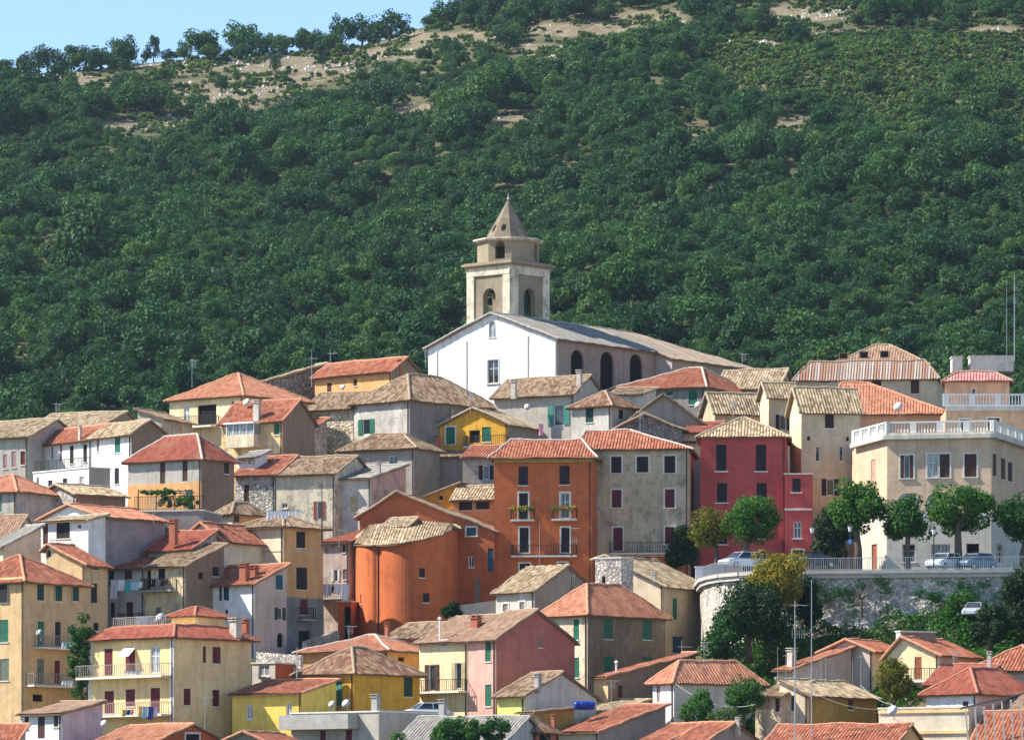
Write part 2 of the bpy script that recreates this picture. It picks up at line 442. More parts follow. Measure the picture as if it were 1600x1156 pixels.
def roof_plane(mb, poly, per=.28, amp=.072, rowlen=1.1, corr=True):
    "convex polygon (eave edge first), corrugated along the eave, draped with slight sag"
    P = [Vector(p) for p in poly]; o = P[0]; u = (P[1]-P[0]).normalized()
    n = (P[1]-P[0]).cross(P[2]-P[0]).normalized()
    if n.z < 0: n = -n; 
    v = n.cross(u).normalized()
    Q = [((p-o).dot(u), (p-o).dot(v)) for p in P]
    if max(q[1] for q in Q) < .01:
        v = -v; Q = [(a, -b) for a, b in Q]
    umin, umax = min(q[0] for q in Q), max(q[0] for q in Q); vmax = max(q[1] for q in Q)
    nr = max(2, int(vmax/rowlen)); step = per/4
    nc = max(2, int((umax-umin)/step))
    def rng(x):
        lo, hi = 1e9, -1e9
        for (a, b), (c, d) in zip(Q, Q[1:]+Q[:1]):
            if min(a, c)-1e-6 <= x <= max(a, c)+1e-6:
                if abs(a-c) < 1e-6: lo = min(lo, b, d); hi = max(hi, b, d)
                else:
                    y = b+(d-b)*(x-a)/(c-a); lo = min(lo, y); hi = max(hi, y)
        return (lo, hi) if hi > lo-1e-9 and lo < 1e8 else (0, 0)
    vs = []; uvs = []
    off = RND.uniform(0, 400)
    for i in range(nc+1):
        x = umin+(umax-umin)*i/nc; lo, hi = rng(x)
        h = amp*(0, .75, 1, .75)[i % 4] if corr else 0
        for r in range(nr+1):
            y = lo+(hi-lo)*r/nr; p = o+u*x+v*y
            e = h*(1 if r < nr else .6)+sag(p)*(1 if 0 < r < nr else .6)
            if r == 0: y -= .04*((i//4*7) % 5)/5; p = o+u*x+v*y
            vs.append(p+n*(e+.02)); uvs.append((x+off, y+off*.7))
    fs = []; fu = []
    for i in range(nc):
        for r in range(nr):
            a, b, c, d = i*(nr+1)+r, (i+1)*(nr+1)+r, (i+1)*(nr+1)+r+1, i*(nr+1)+r+1
            fs.append((a, b, c, d)); fu.append([uvs[a], uvs[b], uvs[c], uvs[d]])
    mb.add(vs, fs, fu)

def make_roof(root, planes, caps, tile, verge=(), capcol=None, boards=True, flat=False):
    mb = MB(); bd = MB()
    for pl in planes:
        roof_plane(mb, pl, corr=not flat)
        P = [Vector(p) for p in pl]; n = (P[1]-P[0]).cross(P[2]-P[0]).normalized(); n = n if n.z > 0 else -n
        bd.prism([p-n*.015 for p in P], -n*.09)
    ro = mb.build('roof', tilemat(tile), root)
    if boards: bd.build('eave', M_BOARD, ro)
    if caps:
        c = MB()
        for a, b in caps:
            a, b = Vector(a), Vector(b); L = (b-a).length; k = max(2, int(L/.42))
            pts = [a+(b-a)*i/k+Vector((0, 0, .05+sag(a+(b-a)*i/k))) for i in range(k+1)]
            c.tube(pts, [.10+.025*(i % 2) for i in range(k+1)], 6)
        c.build('ridge_tiles', capcol or tilemat_caps(tile), ro)
    return ro
def tilemat_caps(tile):
    return plain('caps_'+tile, {'red': (.58,.28,.17), 'new': (.62,.30,.18), 'dkred': (.45,.2,.13), 'pale': (.46,.37,.25), 'grey': (.42,.4,.36), 'dark': (.2,.15,.1)}.get(tile, (.40,.29,.19)), .9, 0, .3, 4)

def band(b, f_, z0, z1, pr):
    if z1-z0 < .8: f_.box(b, 0, f_.len, z0, z1, .003, pr); return
    z1 = min(z1, f_.ztop(0)-.01, f_.ztop(f_.len)-.01)
    f2 = Face(f_.o+f_.n*pr, f_.d, f_.n, f_.len, [(0, z1), (f_.len, z1)], z0-6)
    f2.holes = [h for h in f_.holes if max(p[1] for p in h) < z1-.02]; f2.wall(b, pr+.02)
    b.add([f2.pt(0, z1), f2.pt(f2.len, z1), f2.pt(f2.len, z1, -pr), f2.pt(0, z1, -pr)], [(0, 1, 2, 3)])
BUILT = {}
def house(key, name, label, x, ye, yb, Y, th, roof, wall, wallR=None, wins='', bal='', D=None, Wd=None, ov=.45, yl=None, rf=.5, chim='', bands='', cat='house', caps='auto', flat=False, along=None, pipe=True, solid=0, group=None, hm=None):
    """x = (left end, corner, right end) in photograph columns; the two visible faces meet at the corner.
    roof = (type, apex row, tile)."""
    xL, xC, xR = x; th = math.radians(th)
    if along:   # continue the front plane of another house
        f0 = BUILT[along]['L']; t = f0.t(xC); Y = f0.o.y+f0.d.y*t
    C = Vector((PX(xC, Y), Y, 0)); dL = Vector((-math.cos(th), math.sin(th), 0)); dR = Vector((math.sin(th), math.cos(th), 0))
    def solve(d, px):
        k = px-800.0; return (k*C.y-F*C.x)/(F*d.x-k*d.y)
    w = Wd or solve(dL, xL); d = D or solve(dR, xR)
    ze = PZ(ye, Y); zb = PZ(yb, Y)
    root = empty(name, (C.x, C.y, zb), label, cat, group)
    A = C; B = C+dL*w; Dk = C+dR*d; E = B+dR*d
    zlow = zb-16.0
    typ, ya, tile = roof
    up = Vector((0, 0, 1))
    def V(p, z): return Vector((p.x, p.y, z))
    def loc(a, b): return C+dL*a+dR*b      # a metres to the left, b metres back
    topL = [(0, ze), (w, ze)]; topR = [(0, ze), (d, ze)]; topE = [(0, ze), (d, ze)]; topB = [(0, ze), (w, ze)]
    planes = []; cp = []; o = ov
    def skew(p, q): return (Vector(p), Vector(q))
    if typ == 'gx':       # ridge along the left face, gable on the right face
        pm = loc(0, d/2); zr = PZ(ya, pm.y); s = (zr-ze)/(d/2)
        topR = [(0, ze), (d/2, zr), (d, ze)]; topE = [(0, ze), (d/2, zr), (d, ze)]
        zo = ze-o*s; g = .25
        planes = [[V(loc(w+g, -o), zo), V(loc(-g, -o), zo), V(loc(-g, d/2), zr), V(loc(w+g, d/2), zr)],
                  [V(loc(-g, d+o), zo), V(loc(w+g, d+o), zo), V(loc(w+g, d/2), zr), V(loc(-g, d/2), zr)]]
        cp = [(planes[0][2], planes[0][3])]; cp += [(planes[0][1], planes[0][2]), (planes[0][0], planes[0][3])]
    elif typ == 'gy':     # gable on the left face
        zl = PZ(yl, B.y) if yl else ze; hb = (hm or (0, 0))[0]
        pm = loc(w*(1-rf), 0); zr = PZ(ya, pm.y); a = w*(1-rf)
        topL = [(0, ze), (a, zr), (w, zl)]; topB = [(0, ze), (a, zr), (w, zl)]
        topE = [(0, zl), (d, zl)]; s1 = (zr-ze)/a; s2 = (zr-zl)/max(w-a, .1); g = .3
        db = d+g-hb
        planes = [[V(loc(-o, -g), ze-o*s1), V(loc(-o, d+g), ze-o*s1), V(loc(a, db), zr), V(loc(a, -g), zr)],
                  [V(loc(w+o, d+g), zl-o*s2), V(loc(w+o, -g), zl-o*s2), V(loc(a, -g), zr), V(loc(a, db), zr)]]
        if hb: planes.append([V(loc(-o, d+g), ze-o*s1), V(loc(w+o, d+g), zl-o*s2), V(loc(a, db), zr)]); topB = [(0, ze), (w, zl)]
        cp = [(planes[0][2], planes[0][3]), (planes[0][0], planes[0][3]), (planes[1][1], planes[1][2])]
    elif typ in ('hip', 'skirt'):
        m = min(w, d)/2
        if typ == 'skirt': m = min(1.3, m*.6); zr = ze+(PZ(ya, Y)-ze)
        else:
            pm = loc(w/2, d/2); zr = PZ(ya, pm.y)
        s = (zr-ze)/m; zo = ze-o*s
        c0, c1, c2, c3 = V(loc(-o, -o), zo), V(loc(w+o, -o), zo), V(loc(w+o, d+o), zo), V(loc(-o, d+o), zo)
        if typ == 'skirt': r0, r1, r2, r3 = V(loc(m, m), zr), V(loc(w-m, m), zr), V(loc(w-m, d-m), zr), V(loc(m, d-m), zr)
        elif hm: r0 = r3 = V(loc(hm[0], d/2), zr); r1 = r2 = V(loc(w-hm[1], d/2), zr)
        elif w >= d: r0 = r3 = V(loc(m, m), zr); r1 = r2 = V(loc(w-m, m), zr)
        else: r0 = r1 = V(loc(m, m), zr); r2 = r3 = V(loc(m, d-m), zr)
        def pl(*q):
            out = []
            for p in q:
                if not out or (p-out[-1]).length > .01: out.append(p)
            if (out[0]-out[-1]).length < .01: out.pop()
            return out
        planes = [pl(c1, c0, r0, r1), pl(c0, c3, r3, r0), pl(c3, c2, r2, r3), pl(c2, c1, r1, r2)]
        cp = [(c0, r0), (c1, r1), (c2, r2), (c3, r3)]
        if (r0-r1).length > .1: cp.append((r0, r1))
        if (r0-r3).length > .1: cp.append((r0, r3))
        if typ == 'skirt': cp += [(r1, r2), (r2, r3)]
    elif typ == 'sy':     # slopes up towards the back right
        zr = PZ(ya, Dk.y); s = (zr-ze)/d; topR = [(0, ze), (d, zr)]; topE = [(0, ze), (d, zr)]; topB = [(0, zr), (w, zr)]; g = .25
        planes = [[V(loc(w+g, -o), ze-o*s), V(loc(-g, -o), ze-o*s), V(loc(-g, d+g), zr+g*s), V(loc(w+g, d+g), zr+g*s)]]
        cp = [(planes[0][1], planes[0][2]), (planes[0][2], planes[0][3])]
    elif typ == 'sx':     # front face top slopes between corner and left end
        zl = PZ(ya, B.y); s = (zl-ze)/w; topL = [(0, ze), (w, zl)]; topB = [(0, ze), (w, zl)]; topE = [(0, zl), (d, zl)]; g = .25
        planes = [[V(loc(-o, -g), ze-o*s), V(loc(-o, d+g), ze-o*s), V(loc(w+g, d+g), zl+g*s), V(loc(w+g, -g), zl+g*s)]]
        cp = [(planes[0][2], planes[0][3])]
    fL = Face(A, dL, -dR, w, topL, zlow); fR = Face(A, dR, -dL, d, topR, zlow)
    fB = Face(Dk, dL, dR, w, topB, zlow); fE = Face(B, dR, dL, d, topE, zlow)
    BUILT[key] = dict(L=fL, R=fR, B=fB, E=fE, root=root, loc=loc, ze=ze, w=w, d=d)
    for p in (A, B, Dk, E): CTRL.append((p.x, p.y, zb))
    wp = bpy.data.objects.new('wall', bpy.data.meshes.new('wall')); COL.objects.link(wp); wp.parent = root
    wq = wp
    BUILT[key]['wall'] = wp
    # windows are children of the wall's house, so that door and window stay parts
    for line in wins.split(';'):
        q = line.split()
        if len(q) < 5: continue
        fc = {'L': fL, 'R': fR}[q[0]]; a, b = map(float, q[3].split('-')); c, e = map(float, q[4].split('-'))
        window(fc, a, b, c, e, q[1], q[2], q[5] if len(q) > 5 else '', root)
    for line in bal.split(';'):
        q = line.split()
        if len(q) < 3: continue
        a, b = map(float, q[1].split('-')); balcony({'L': fL, 'R': fR}[q[0]], a, b, float(q[2]), q[3] if len(q) > 3 else '', root, float(q[4]) if len(q) > 4 else .9)
    mb = MB()
    fL.wall(mb); fB.wall(mb); fE.wall(mb)
    if not wallR: fR.wall(mb)
    if typ in ('flat', 'skirt'):
        zt = ze if typ == 'flat' else zr; inset = 0 if typ == 'flat' else m
        mb.sheet([V(loc(inset, inset), zt-.02), V(loc(inset, d-inset), zt-.02), V(loc(w-inset, d-inset), zt-.02), V(loc(w-inset, inset), zt-.02)])
    me = bpy.data.meshes.new('wall'); r0_ = root.location
    me.from_pydata([(p[0]-r0_.x, p[1]-r0_.y, p[2]-r0_.z) for p in mb.v], [], mb.f); me.materials.append(wallmat(wall)); wp.data = me
    if wallR:  # on some houses the side colour is the same wall with shade put in
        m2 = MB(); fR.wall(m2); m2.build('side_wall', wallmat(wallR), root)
    if typ == 'flat':     # coping round a terrace roof
        q = MB()
        for f_ in (fL, fR, fB, fE): f_.box(q, -.06, f_.len+.06, ze+.002, ze+.12, -.2, .08)
        q.build('coping', M_TRIM, root); ro = root
    else:
        ro = make_roof(root, planes, cp, tile, flat=flat, capcol=M_MORTAR if caps == 'm' else None)
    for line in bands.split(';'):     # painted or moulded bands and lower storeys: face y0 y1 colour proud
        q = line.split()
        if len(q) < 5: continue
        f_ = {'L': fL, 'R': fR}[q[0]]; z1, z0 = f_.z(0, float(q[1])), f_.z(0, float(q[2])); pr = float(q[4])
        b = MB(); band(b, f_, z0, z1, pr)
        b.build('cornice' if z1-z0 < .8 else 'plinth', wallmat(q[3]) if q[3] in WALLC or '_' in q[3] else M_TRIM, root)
    for line in chim.split(';'):      # px ytop ybottom dY width kind
        q = line.split()
        if len(q) < 6: continue
        px, y0, y1, dy, wd = map(float, q[:5]); yy = Y+dy; c = Vector((PX(px, yy), yy, 0)); z0, z1 = PZ(y1, yy)-.8, PZ(y0, yy)
        b = MB(); ang = -th
        if q[5] == 'p':
            b.tube([V(c, z0), V(c, z1)], .07, 8); b.lathe(V(c, z1-.1), [(.07, 0), (.16, .05), (.16, .12), (.02, .25)], 8); b.build('chimney', M_WHITE if len(q) < 7 else M_STEEL, ro)
        else:
            b.cbox(V(c, z0), wd, wd*.8, z1-z0-.25, ang); b.cbox(V(c, z1-.25), wd*1.3, wd*1.1, .07, ang)
            for sx in (-1, 1): b.cbox(V(c+Vector((math.cos(ang), math.sin(ang), 0))*sx*wd*.4, z1-.18), .1, wd*.6, .14, ang)
            b.cbox(V(c, z1-.04), wd*1.35, wd*1.1, .06, ang)
            b.build('chimney', {'b': M_BRICK, 'g': M_PLAST, 'c': M_CONC}[q[5]], ro)
    if pipe and w > 2.5:
        q = MB(); hh = fL.ztop(0)
        q.tube([fL.pt(-.0+.18, hh-.1, .07), fL.pt(.18, zb-.3, .07)], .05, 6)
        q.build('downpipe', M_PIPE, root)
    return root
# ---------------------------------------------------------------- the houses, front rows first
H = house
G_OLD = None
H('A1', 'apartment_house', 'tall tan apartment house with red hipped roof at the left edge', (-75,38,135), 905,1135,412,36, ('hip',868,'red'), 'tan', 'tan',
  wins='L s dark 0-13 907-941;L s green 0-13 968-1003;L s greyg 0-14 1029-1063;R s dkgreen 58-69 908-938;R s dkgreen 85-95 909-939;R s dkgreen 112-121 911-939;R s green 59-69 970-1011;R s dark 86-95 971-1009;R o beige 106-122 973-998;R s greyg 58-69 1029-1068;R s mar 85-94 1031-1068;R h dark 51-67 1084-1096;R s dark 112-121 1031-1060',
  bal='R 53-122 1012 l;R 40-122 1071 l', bands='R 905 909 paleyellow .05;L 901 905 paleyellow .05')
H('A1b', 'house', 'narrow tan house with red single slope roof rising behind the tall tan apartment house', (72,133,168), 881,1020,424,36, ('gy',850,'red'), 'tan', 'tan', rf=.1, yl=856,
  wins='L h dark 73-80 859-870;R s dark 144-152 882-890;R s dark 142-152 911-942;R s dark 146-154 972-985')
H('A2', 'apartment_house', 'yellow apartment house with maroon shutters and a flat terrace behind a tiled skirt', (138,272,392), 990,1185,398,43, ('skirt',975,'dkred'), 'paleyellow', wallR=None, ov=.55,
  wins='L s mar 163-176 1013-1055;L s mar 196-211 1011-1052 v;L c mar 235-250 1009-1051;L s mar 163-178 1079-1114;L s mar 196-211 1076-1103;L s mar 235-250 1074-1114;R s mar 317-322 1009-1035;R s mar 332-345 1010-1036;R s mar 287-298 1075-1101;R s mar 332-343 1077-1103',
  bal='L 128-268 1057 l 1.1;L 128-268 1117 l 1.1', chim='368 965 985 5 .75 g;384 967 985 6.5 .5 b', group=None)
H('A2t', 'stair_house', 'small stair house with red hipped roof on top of the yellow apartment house', (268,305,352), 959,976,404,43, ('hip',948,'dkred'), 'paleyellow', wallR=None, ov=.4, pipe=False)
H('A3', 'cottage', 'low white and lilac cottage with thin sloping tan roof, bottom left', (32,97,160), 1113,1175,390,40, ('sy',1097,'pinkish'), 'white', wallR='lilac',
  wins='L s brown 38-45 1119-1138;L D brown 59-70 1119-1153;L s brown 84-91 1117-1135')
H('A5', 'shed', 'red roofed shed in the bottom left corner', (-30,26,40), 1157,1185,386,35, ('sy',1136,'red'), 'beige', pipe=False)
H('A4', 'house', 'orange gabled house with long pinkish roof at the bottom edge, left of centre', (138,232,366), 1162,1200,384,42, ('gx',1131,'new'), 'orange', wins='R s dark 290-311 1146-1164 t')
H('A24', 'shed', 'red roofed gable trimmed in pale green at the bottom edge', (345,420,440), 1160,1190,380,22, ('gy',1143,'red'), 'greyd', D=7, pipe=False)
H('A6', 'house', 'low lemon yellow house with red roof beside the yellow apartment house', (363,472,480), 1081,1150,397,30, ('sy',1062,'red'), 'lemon', D=5,
  wins='L c white 385-395 1101-1123;L c white 447-456 1097-1119')
H('A7', 'house', 'ochre house with teal shutters and old hipped tile roof', (465,553,656), 1047,1125,401,41, ('hip',1012,'brown'), 'ochre', 
  wins='L s teal 484-500 1058-1105;L s teal 519-535 1056-1103;R s dkgreen 631-645 1057-1088')
H('A8', 'terrace_building', 'grey concrete building with walled roof terrace below the ochre house', (455,592,708), 1112,1200,388,36, ('flat',0,'grey'), 'grey', 
  wins='L s mar 500-509 1140-1160;L s mar 540-550 1139-1160', bal='L 452-560 1136 wc 1.3', chim='587 1084 1112 1.2 .55 c;692 1092 1112 1.2 .5 c', pipe=False, bands='R 1108 1112 grey .06')
H('A9', 'house', 'orange house with wide red hipped roof behind the ochre house', (468,606,660), 1014,1080,413,33, ('hip',993,'new'), 'apricot', wins='R h dark 622-632 1026-1033', D=8, caps='m')
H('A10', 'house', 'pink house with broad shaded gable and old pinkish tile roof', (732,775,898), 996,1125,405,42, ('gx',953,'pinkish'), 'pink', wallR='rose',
  wins='L s green 758-767 1000-1033;L s green 758-768 1069-1103;R s mauve 841-847 998-1011'.replace('mauve', 'grey'), bands='')  # rose gable: the pink wall with its shade in the colour
H('A10y', 'house', 'pale yellow house with white corner and balcony sharing its roof with the pink house', (655,731,760), 999,1130,405,42, ('gx',960,'pinkish'), 'ivory', D=BUILT['A10']['d'], along='A10', 
  wins='L g dark 690-698 1001-1010 t;L o brown 664-686 1038-1079;L o beige 706-727 1035-1076', bal='L 654-730 1080 n 1.0', chim='687 966 992 2 .4 p;744 961 988 2.5 .7 b')
H('A10b', 'house', 'low house with lichen covered tile roof behind the pale yellow house', (606,664,700), 994,1050,419,35, ('gx',973,'old'), 'redorange', D=6, wins='', pipe=False, chim='605 972 990 0 .35 b')
H('A11', 'cottage', 'lime green cottage with pale grey gable below the pink house', (777,820,932), 1085,1150,396,40, ('gx',1050,'old'), 'lime', wallR='greyw', chim='840 1052 1066 1 .45 c', wins='')
H('A11b', 'lean_to', 'ochre lean-to with low tiled roof against the lime green cottage', (812,836,897), 1112,1160,393,40, ('sy',1106,'old'), 'lime', wallR='mustard', pipe=False, wins='L D teal 818-828 1114-1135')
H('A12', 'hut', 'small orange hut with humped brown roof at the bottom edge, centre', (785,838,868), 1138,1185,386,28, ('hip',1119,'brown'), 'redorange', wallR='rose', wins='L s dark 799-814 1143-1162 t;R h dark 843-860 1145-1165')
H('A13b', 'house', 'house with pale lichened roof strip behind the long red roofed outbuilding', (846,905,1012), 1131,1175,399,40, ('sy',1093,'pale'), 'beige', pipe=False)
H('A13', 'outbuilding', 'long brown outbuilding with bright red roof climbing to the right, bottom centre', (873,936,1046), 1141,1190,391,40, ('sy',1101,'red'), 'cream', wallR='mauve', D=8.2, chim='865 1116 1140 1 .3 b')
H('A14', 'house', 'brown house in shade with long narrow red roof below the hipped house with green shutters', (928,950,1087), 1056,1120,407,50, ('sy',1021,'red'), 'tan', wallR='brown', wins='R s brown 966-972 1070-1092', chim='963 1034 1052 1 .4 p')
H('A15', 'house', 'white house with red hipped roof beside the garden trees', (1020,1053,1190), 1059,1150,398,58, ('hip',1033,'new'), 'white', wallR='greyw', wins='L s grey 1026-1031 1063-1096')  # greyer side: white wall with shade mixed into the colour
H('A17', 'house', 'weathered cream house with mustard side wall and pale tile roof, lower right', (1218,1263,1370), 1084,1150,391,37, ('sx',1062,'pale'), 'cream_w', wallR='mustard', 
  wins='L s brown 1236-1243 1086-1110;R s brown 1325-1333 1089-1108')
H('A17b', 'cottage', 'small cream cottage with ragged brown roof adjoining the weathered cream house', (1180,1220,1240), 1086,1150,391.5,30, ('sy',1066,'old'), 'cream_w', D=5, wins='L s brown 1211-1218 1088-1112;L s brown 1213-1219 1136-1146')
H('A18a', 'house', 'grey house with red single slope roof at the foot of the green bank', (1214,1238,1330), 1044,1100,402,52, ('sy',1012,'red'), 'beige', wallR='pinkgrey', wins='', chim='1237 1012 1040 1 .6 g')
H('A18b', 'house', 'gabled tan house with red roof between the antenna poles and the pale yellow house', (1284,1364,1412), 1016,1095,405,38, ('gy',999,'red'), 'pinkgrey', wallR='ivory', wins='R s brown 1380-1391 1021-1034')
H('A18c', 'house', 'pale yellow house with a red blind over its balcony door, lower right', (1386,1467,1527), 1021,1085,399,36, ('gy',996,'red'), 'ivory', wallR='beige', rf=.3, wins='L s rust 1429-1440 1026-1060', bal='L 1408-1462 1063', chim='')
H('A18d', 'roof_house', 'dark box shaped attic with flat brown roof above the pale yellow house', (1400,1407,1462), 987,1010,402,60, ('flat',0,'dark'), 'white', wallR='brown', pipe=False)
H('A20a', 'house', 'red roofed house at the right edge below the green bank', (1518,1640,1660), 1042,1085,397,22, ('hip',1010,'red'), 'pinkgrey', D=9, chim='1546 1017 1036 -1 .3 g')
H('A20c', 'house', 'low house with dark red roof behind the white house at the right', (1448,1530,1545), 1066,1110,394,28, ('gx',1038,'dkred'), 'beige', D=7)
H('A20b', 'house', 'white house with pink side wall and red hipped roof at the right edge', (1447,1526,1625), 1078,1140,389,42, ('hip',1044,'dkred'), 'white', wallR='pink', wins='L s brown 1504-1513 1095-1107')
H('A21', 'terrace_building', 'cream terrace building with banded parapet, bottom right', (1373,1514,1536), 1105,1200,383,30, ('flat',0,'grey'), 'palecream', bands='L 1107 1112 paleyellow .12;L 1140 1145 paleyellow .14', pipe=False)
H('A22', 'house', 'long red roof at the bottom edge beneath the antenna poles', (1185,1388,1410), 1174,1200,378,25, ('gx',1131,'red'), 'tan', D=9, pipe=False)
H('A22b', 'house', 'small grey gable with red roof at the bottom edge, right of centre', (1062,1105,1185), 1154,1190,385,42, ('gx',1129,'red'), 'mauve', pipe=False, chim='1153 1120 1134 2 .3 g')
H('A22c', 'house', 'red roof slope at the bottom edge, just right of centre', (985,1030,1094), 1163,1195,386,42, ('sy',1132,'red'), 'beige', pipe=False)
H('A23', 'house', 'house with striped grey tile roof behind the bottom bushes', (616,782,800), 1163,1195,381,26, ('gx',1119,'grey'), 'greyw', D=9, pipe=False)
H('A21r', 'house', 'red roof behind the pergola in the bottom right corner', (1512,1660,1680), 1178,1200,377,24, ('gx',1110,'red'), 'tan', D=9, pipe=False)
H('A21s', 'house', 'tan tiled roof strip above the pergola at the right edge', (1532,1640,1660), 1112,1150,387,34, ('gx',1086,'pinkish'), 'pink', D=7, pipe=False)
# ---- middle rows, left
H('B1r', 'house', 'shaded house with laundry and bright red roof beside the tan apartment house', (168,226,250), 886,1000,432,33, ('sy',853,'red'), 'greyw_w', D=8,
  wins='L s dark 170-180 889-915;L s brown 197-208 886-905;L s dark 169-179 941-965;L s brown 197-208 940-975', bal='L 193-226 976 c')
H('B1', 'house', 'yellowish worn house with laundry balcony and mottled brown roof', (227,290,350), 882,1000,432,33, ('sy',851,'old'), 'ivory_w', wallR='brown', along='B1r',
  wins='L h dark 229-236 889-920;L s dark 247-258 888-905;L s grey 243-252 948-962;R h dark 310-318 893-905;R s dark 332-342 885-900', bal='L 228-276 922 c')
H('B2', 'house', 'white and pinkish house with two brick chimneys on its red roof', (287,398,448), 910,1030,430,38, ('sy',883,'red'), 'white', wallR='pinkgrey',
  wins='L o blue 300-316 917-942;L o blue 343-358 914-938;L g dark 350-356 951-970;R s blue 431-442 898-921;R o dkgreen 429-446 949-968;R h dark 433-443 988-1011 a', chim='382 880 905 1.2 .7 b;397 883 903 2.2 .65 b')
H('B3', 'house', 'tall peach house with dark shuttered windows and shallow tiled eave', (363,443,505), 819,1025,440,42, ('hip',807,'old'), 'cream', wallR='apricot', ov=.6,
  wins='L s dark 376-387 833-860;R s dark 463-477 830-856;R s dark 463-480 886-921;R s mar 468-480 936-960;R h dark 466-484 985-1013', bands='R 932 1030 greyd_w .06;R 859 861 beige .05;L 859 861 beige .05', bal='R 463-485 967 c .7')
H('B3t', 'house', 'cream house with orange upper wall and small tiled roof behind the tall peach house', (340,363,412), 798,900,447,48, ('hip',786,'old'), 'palecream', wallR='apricot', wins='R s brown 365-374 800-816;L s brown 348-353 797-804', chim='')
H('B4', 'house', 'narrow grey house with hanging laundry beside the curved orange house', (500,546,580), 845,1000,453,30, ('sy',826,'dkred'), 'pinkgrey_w', D=8,
  wins='L s mar 535-540 851-863;L o white 518-531 890-908;L s pur 536-542 889-905', bal='L 500-545 934 c 1.0')
H('B6', 'house', 'red orange house with wide asymmetric gable behind the curved orange house', (562,772,790), 829,960,455,13, ('gy',769,'old'), 'redorange', D=10, rf=.28, yl=806,
  wins='L s blue 729-744 824-837 t;L g dark 732-741 869-886;L D grey 742-750 903-940;L s blue 762-771 856-893', pipe=False)
H('B16', 'house', 'orange house with pair of wide dark windows under a tile awning', (706,774,790), 779,860,466,10, ('sy',760,'pale'), 'apricot', D=3.5, wins='L s dark 717-738 781-797;L s dark 744-765 780-796', pipe=False)
H('B16b', 'house', 'small ochre wall with rising tiled coping left of the wide dark windows', (658,714,730), 756,850,470,12, ('sx',778,'pale'), 'ochre', D=4, wins='L s dark 686-692 774-781', pipe=False)
H('B7', 'apartment_house', 'large orange apartment house with flowered balconies and red roof', (772,925,950), 712,925,455,6, ('hip',688,'red'), 'orange', D=8.5, ov=.55, caps='m', hm=(1.3,1.0),
  wins='L s dark 810-825 728-758;L s dark 874-890 727-757;L s dark 811-825 770-811 t;L g dark 876-890 770-809 t;L s dark 812-826 824-863 t;L s dark 877-890 824-863 t;L s dark 812-828 880-906 t;L s dark 872-886 879-908 t;R s dark 932-940 771-793;R s dark 934-942 825-848',
  bal='L 799-836 812 f .8;L 863-902 811 f .8;L 800-902 868 n .8', bands='L 713 722 mustard .30;R 713 720 mustard .12')
H('B8', 'apartment_house', 'weathered grey building with dark shutters and red hipped roof beside the large orange apartment house', (903,1076,1100), 699,925,459.5,5, ('hip',673,'red'), 'beige_w', D=10, caps='m', hm=(5.6,.3),
  wins='L s dark 955-971 713-739 t;L s dark 995-1013 713-738 t;L s dark 1038-1055 712-739 t;L s mar 956-971 765-793 t;L s mar 1039-1054 764-793 t;L s mar 958-973 824-860 t;L s mar 1039-1054 823-850 t;L h dark 1036-1059 876-905 a',
  bal='L 953-1045 864 n .9', bands='L 869 925 orange .04;L 865 869 cream .12')
H('B9', 'house', 'red house with three rows of dark shutters and pale pyramid roof', (1094,1228,1250), 679,900,462,4, ('hip',651,'pale'), 'red', D=8,
  wins='L s dark 1119-1135 694-736 i;L s dark 1181-1197 694-736 i;L s dark 1120-1136 754-785 i;L s dark 1182-1198 754-786 i;L s dark 1120-1136 825-850 i;L s dark 1186-1200 824-841 i')
H('B9b', 'annexe', 'lower red annexe with white string courses and roof terrace beside the red house', (1226,1269,1290), 741,900,461,4, ('flat',0,'grey'), 'red', D=5, bands='L 794 797 white .05', 
  wins='L s dark 1238-1251 747-769 i;L g dark 1240-1252 815-841 i;L s brown 1238-1255 859-880 t', pipe=False)
H('B9g', 'house', 'shaded passage house in the gap between the grey building and the red house', (1070,1110,1130), 690,900,474,8, ('sy',680,'old'), 'cream', D=5, pipe=False, bands='L 712 900 greyd .06')  # dark grey band paints the shade down in the gap
H('B10', 'house', 'tall cream house with pale tile roof and two little round windows', (1234,1252,1344), 638,900,466,78, ('gy',606,'pale'), 'ivory', wallR='beige', rf=.5, 
  wins='R s dark 1289-1303 643-669;R g dark 1274-1281 697-721;R g dark 1311-1318 697-721;R o dark 1284-1311 748-774;R h dark 1261-1266 681-688 a;R h dark 1322-1327 682-689 a', pipe=False)
H('B10b', 'house', 'slim cream wing with open shutters behind the tall cream house', (1188,1201,1246), 616,760,478,76, ('gy',598,'pale'), 'ivory', wallR='beige', wins='R o dark 1212-1235 648-672', pipe=False)
H('B11', 'house', 'low beige house with pale ribbed tile roof behind the red house', (1098,1117,1196), 640,760,486,72, ('gy',614,'pale'), 'beige', wins='', pipe=False)
H('B14', 'house', 'peach house with broad orange hipped roof and white dish behind the balustrade', (1296,1480,1500), 643,760,484,5, ('hip',598,'new'), 'peach', D=11, hm=(7.6,1.0), wins='L h dark 1350-1362 644-647;L h dark 1374-1394 644-647;L h dark 1412-1428 644-647', pipe=False)
